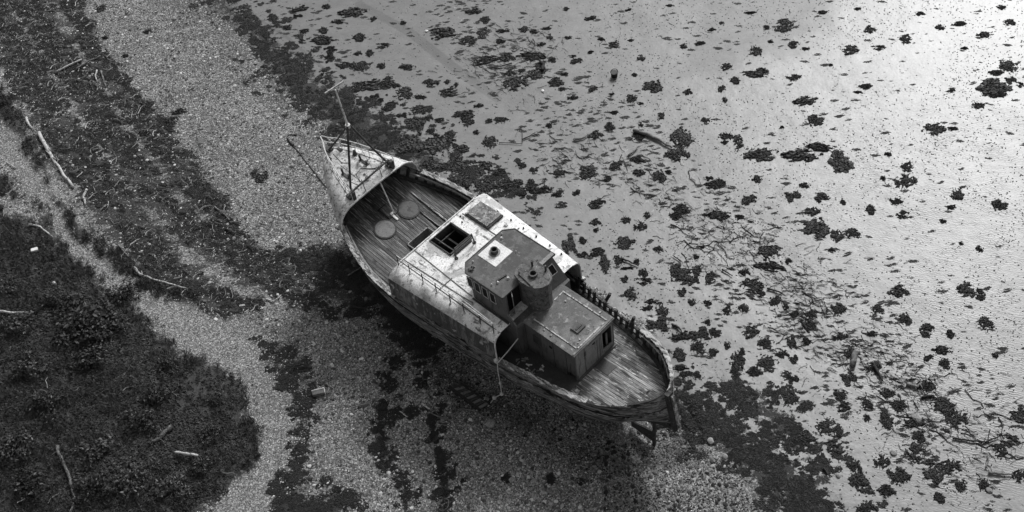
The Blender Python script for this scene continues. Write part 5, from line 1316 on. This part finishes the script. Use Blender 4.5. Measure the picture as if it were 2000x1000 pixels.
dkv = sample_mask(m_dk, X, Y)[k] + rng.normal(0, .5, n_) > -.1; dkv |= (big[k] & (rng.random(n_) < .85)); XK, YK = X[k], Y[k]  # pebbles inside the painted shade
for q_, nm_, mt_, lb_ in ((~dkv, 'shingle_pebbles', 'pebble', 'mixed pebbles covering the beach'), (dkv, 'shaded_damp_pebbles', 'pebbledark', 'dark pebbles along the hull, toned for its shade and for damp')):
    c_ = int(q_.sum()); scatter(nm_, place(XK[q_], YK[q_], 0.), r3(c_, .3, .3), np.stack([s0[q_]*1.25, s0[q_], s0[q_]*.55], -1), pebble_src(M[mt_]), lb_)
k = (ptv > -.3) & (vgv < .1) & (mdv < 0) & (rng.random(len(X)) < .8); n_ = k.sum(); s0 = rng.uniform(.015, .036, n_)
scatter('path_pebbles', place(X[k], Y[k], 0.), r3(n_, .3, .3), np.stack([s0*1.25, s0, s0*.55], -1), pebble_src(M['pebblepale']), 'paler pebbles along the beaten path')
print('pebbles', sh.sum(), n_)

# ------------------------------------------------------------------ plants
def tuft(seed, mat, n=16, r=.16, h=.16, w_=.035, droop=.5, leafy=True):
    q = random.Random(seed); vs = []; fs = []
    for i in range(n):
        a = q.uniform(0, 2*pi); rr = q.uniform(.02, r); bx, by = rr*cos(a)*.5, rr*sin(a)*.5
        L_ = q.uniform(.6, 1.2); ex, ey = bx+cos(a)*r*L_, by+sin(a)*r*L_; hz = h*q.uniform(.5, 1.2)
        px_, py_ = -sin(a)*w_*.5, cos(a)*w_*.5; b = len(vs)
        mx, my = (bx+ex)/2, (by+ey)/2; wm = 1.6 if leafy else 1.0
        vs += [(bx-px_*.4, by-py_*.4, 0), (bx+px_*.4, by+py_*.4, 0), (mx+px_*wm, my+py_*wm, hz), (mx-px_*wm, my-py_*wm, hz), (ex, ey, hz*(1-droop)+.01)]
        fs += [(b, b+1, b+2, b+3), (b+3, b+2, b+4)]
    return rawmesh('tuft', vs, fs, mat)
TL = [srcobj(tuft(i, M['leaf'], 18, .11, .08, .032)) for i in range(5)]
TG_ = [srcobj(tuft(20+i, M['grass'], 22, .14, .26, .014, .2, False)) for i in range(4)]
X, Y, PX, PY = rand_ground(230000)
vgv = sample_mask(m_veg, X, Y); dens = fbm(X*.9, Y*.9, 4, 51)
k = (vgv > -.7) & (rng.random(len(X)) < np.clip((dens-.30)*4, .12, 1)*np.clip(.25+vgv*.7+.3*(dens-.5)*4, .02, 1)); n_ = k.sum()
s0 = rng.uniform(.6, 1.35, n_)*(.7+.9*np.clip(fbm(X[k]*.4, Y[k]*.4, 3, 61), 0, 1))*np.clip(.45+vgv[k]*.5, .45, 1)
scatter('ground_cover_plants', place(X[k], Y[k], -.02), r3(n_, .25, .25), np.stack([s0, s0, s0*.9], -1), TL, 'low dark leafy plants covering the bank')
k = (vgv > -.05) & (rng.random(len(X)) < np.where(fbm(X*.5, Y*.5, 3, 71) > .5, .35, .06)); n_ = k.sum(); s0 = rng.uniform(.5, 1.3, n_)
scatter('shore_grass', place(X[k], Y[k], -.02), r3(n_, .3, .3), np.stack([s0, s0, s0*.8], -1), TG_, 'dark shore grass growing through the bank plants')
print('veg', n_)
def shrub_mesh(seed, n=700, rx=1.0, h=.75):
    q = np.random.default_rng(seed); vs = []; fs = []
    lobes = [(q.uniform(-.6, .6), q.uniform(-.6, .6), q.uniform(.25, .6), q.uniform(.3, .55)) for _ in range(8)]
    for i in range(n):
        lx, ly, lz, lr = lobes[i % 8]
        d = q.normal(0, 1, 3); d /= np.linalg.norm(d); d[2] = abs(d[2]) if q.random() < .8 else d[2]
        c = np.array([lx, ly, lz*h]) + d*lr*np.array([1, 1, .7])*q.uniform(.6, 1.08); c[2] = max(c[2], .02)
        u = q.normal(0, 1, 3); u /= np.linalg.norm(u); v_ = np.cross(u, d + q.normal(0, .4, 3)); v_ /= max(np.linalg.norm(v_), 1e-6); s_ = q.uniform(.045, .085)
        b = len(vs); vs += [c-u*s_*1.3, c+v_*s_*.6, c+u*s_*1.3, c-v_*s_*.6]; fs.append((b, b+1, b+2, b+3))
    return rawmesh('crown', vs, fs, M['shrub'])
SH = [shrub_mesh(i) for i in range(5)]
def stems(seed):
    q = random.Random(seed); mb = MB()
    for i in range(5):
        a = q.uniform(0, 6.28); mb.tube([(0, 0, 0), (.25*cos(a), .25*sin(a), .3), (.5*cos(a), .5*sin(a), .5)], [.03, .02, .01], 5)
    return rawmesh('stem', mb.v, mb.f, M['darkwood'])
ST = [stems(i) for i in range(3)]
shr = [(180,615,1.5,'large dark bush in the middle of the bank'),(150,650,1.3,'broad bush below the large dark bush'),(215,655,1.2,'bush right of the broad bush'),(240,580,.9,'small bush above the large dark bush'),(190,700,1.1,'bush lowest of the middle thicket'),(110,600,.9,'bush left of the large dark bush'),(40,640,1.0,'bush by the pale log at the left edge'),(60,720,1.1,'bush at the left edge half way down'),(270,830,1.0,'bush above the gnarled grey root'),(300,780,.8,'small bush up from the gnarled grey root'),(90,800,1.0,'bush above the overgrown trunk'),(30,880,1.1,'bush left of the overgrown trunk'),(190,880,1.0,'bush between trunk and gnarled root'),(260,940,1.1,'bush at the bottom below the white post'),(60,960,1.1,'bush in the bottom left corner'),(340,960,.9,'bush near the bottom of the path'),(410,850,.7,'small bush at the right side of the bank'),(420,780,.6,'low bush near the bank tip'),(180,960,1.0,'bush at the bottom beside the trunk'),(400,910,.7,'low bush by the bare patch'),(330,720,.7,'low bush in the right half of the bank'),(20,560,.7,'low bush high on the left edge')]
for i, (px, py, s_, lb) in enumerate(shr):
    p = on_ground(px, py); r_ = empty('shrub', p, random.uniform(0, 6)); r_.scale = (s_, s_*random.uniform(.8, 1.1), s_*.75); tag(r_, lb, 'bush', 'bushes on the bank')
    for nm, me_ in (('crown', SH[i % 5]), ('stem', ST[i % 3])): link(bpy.data.objects.new(nm, me_), r_)
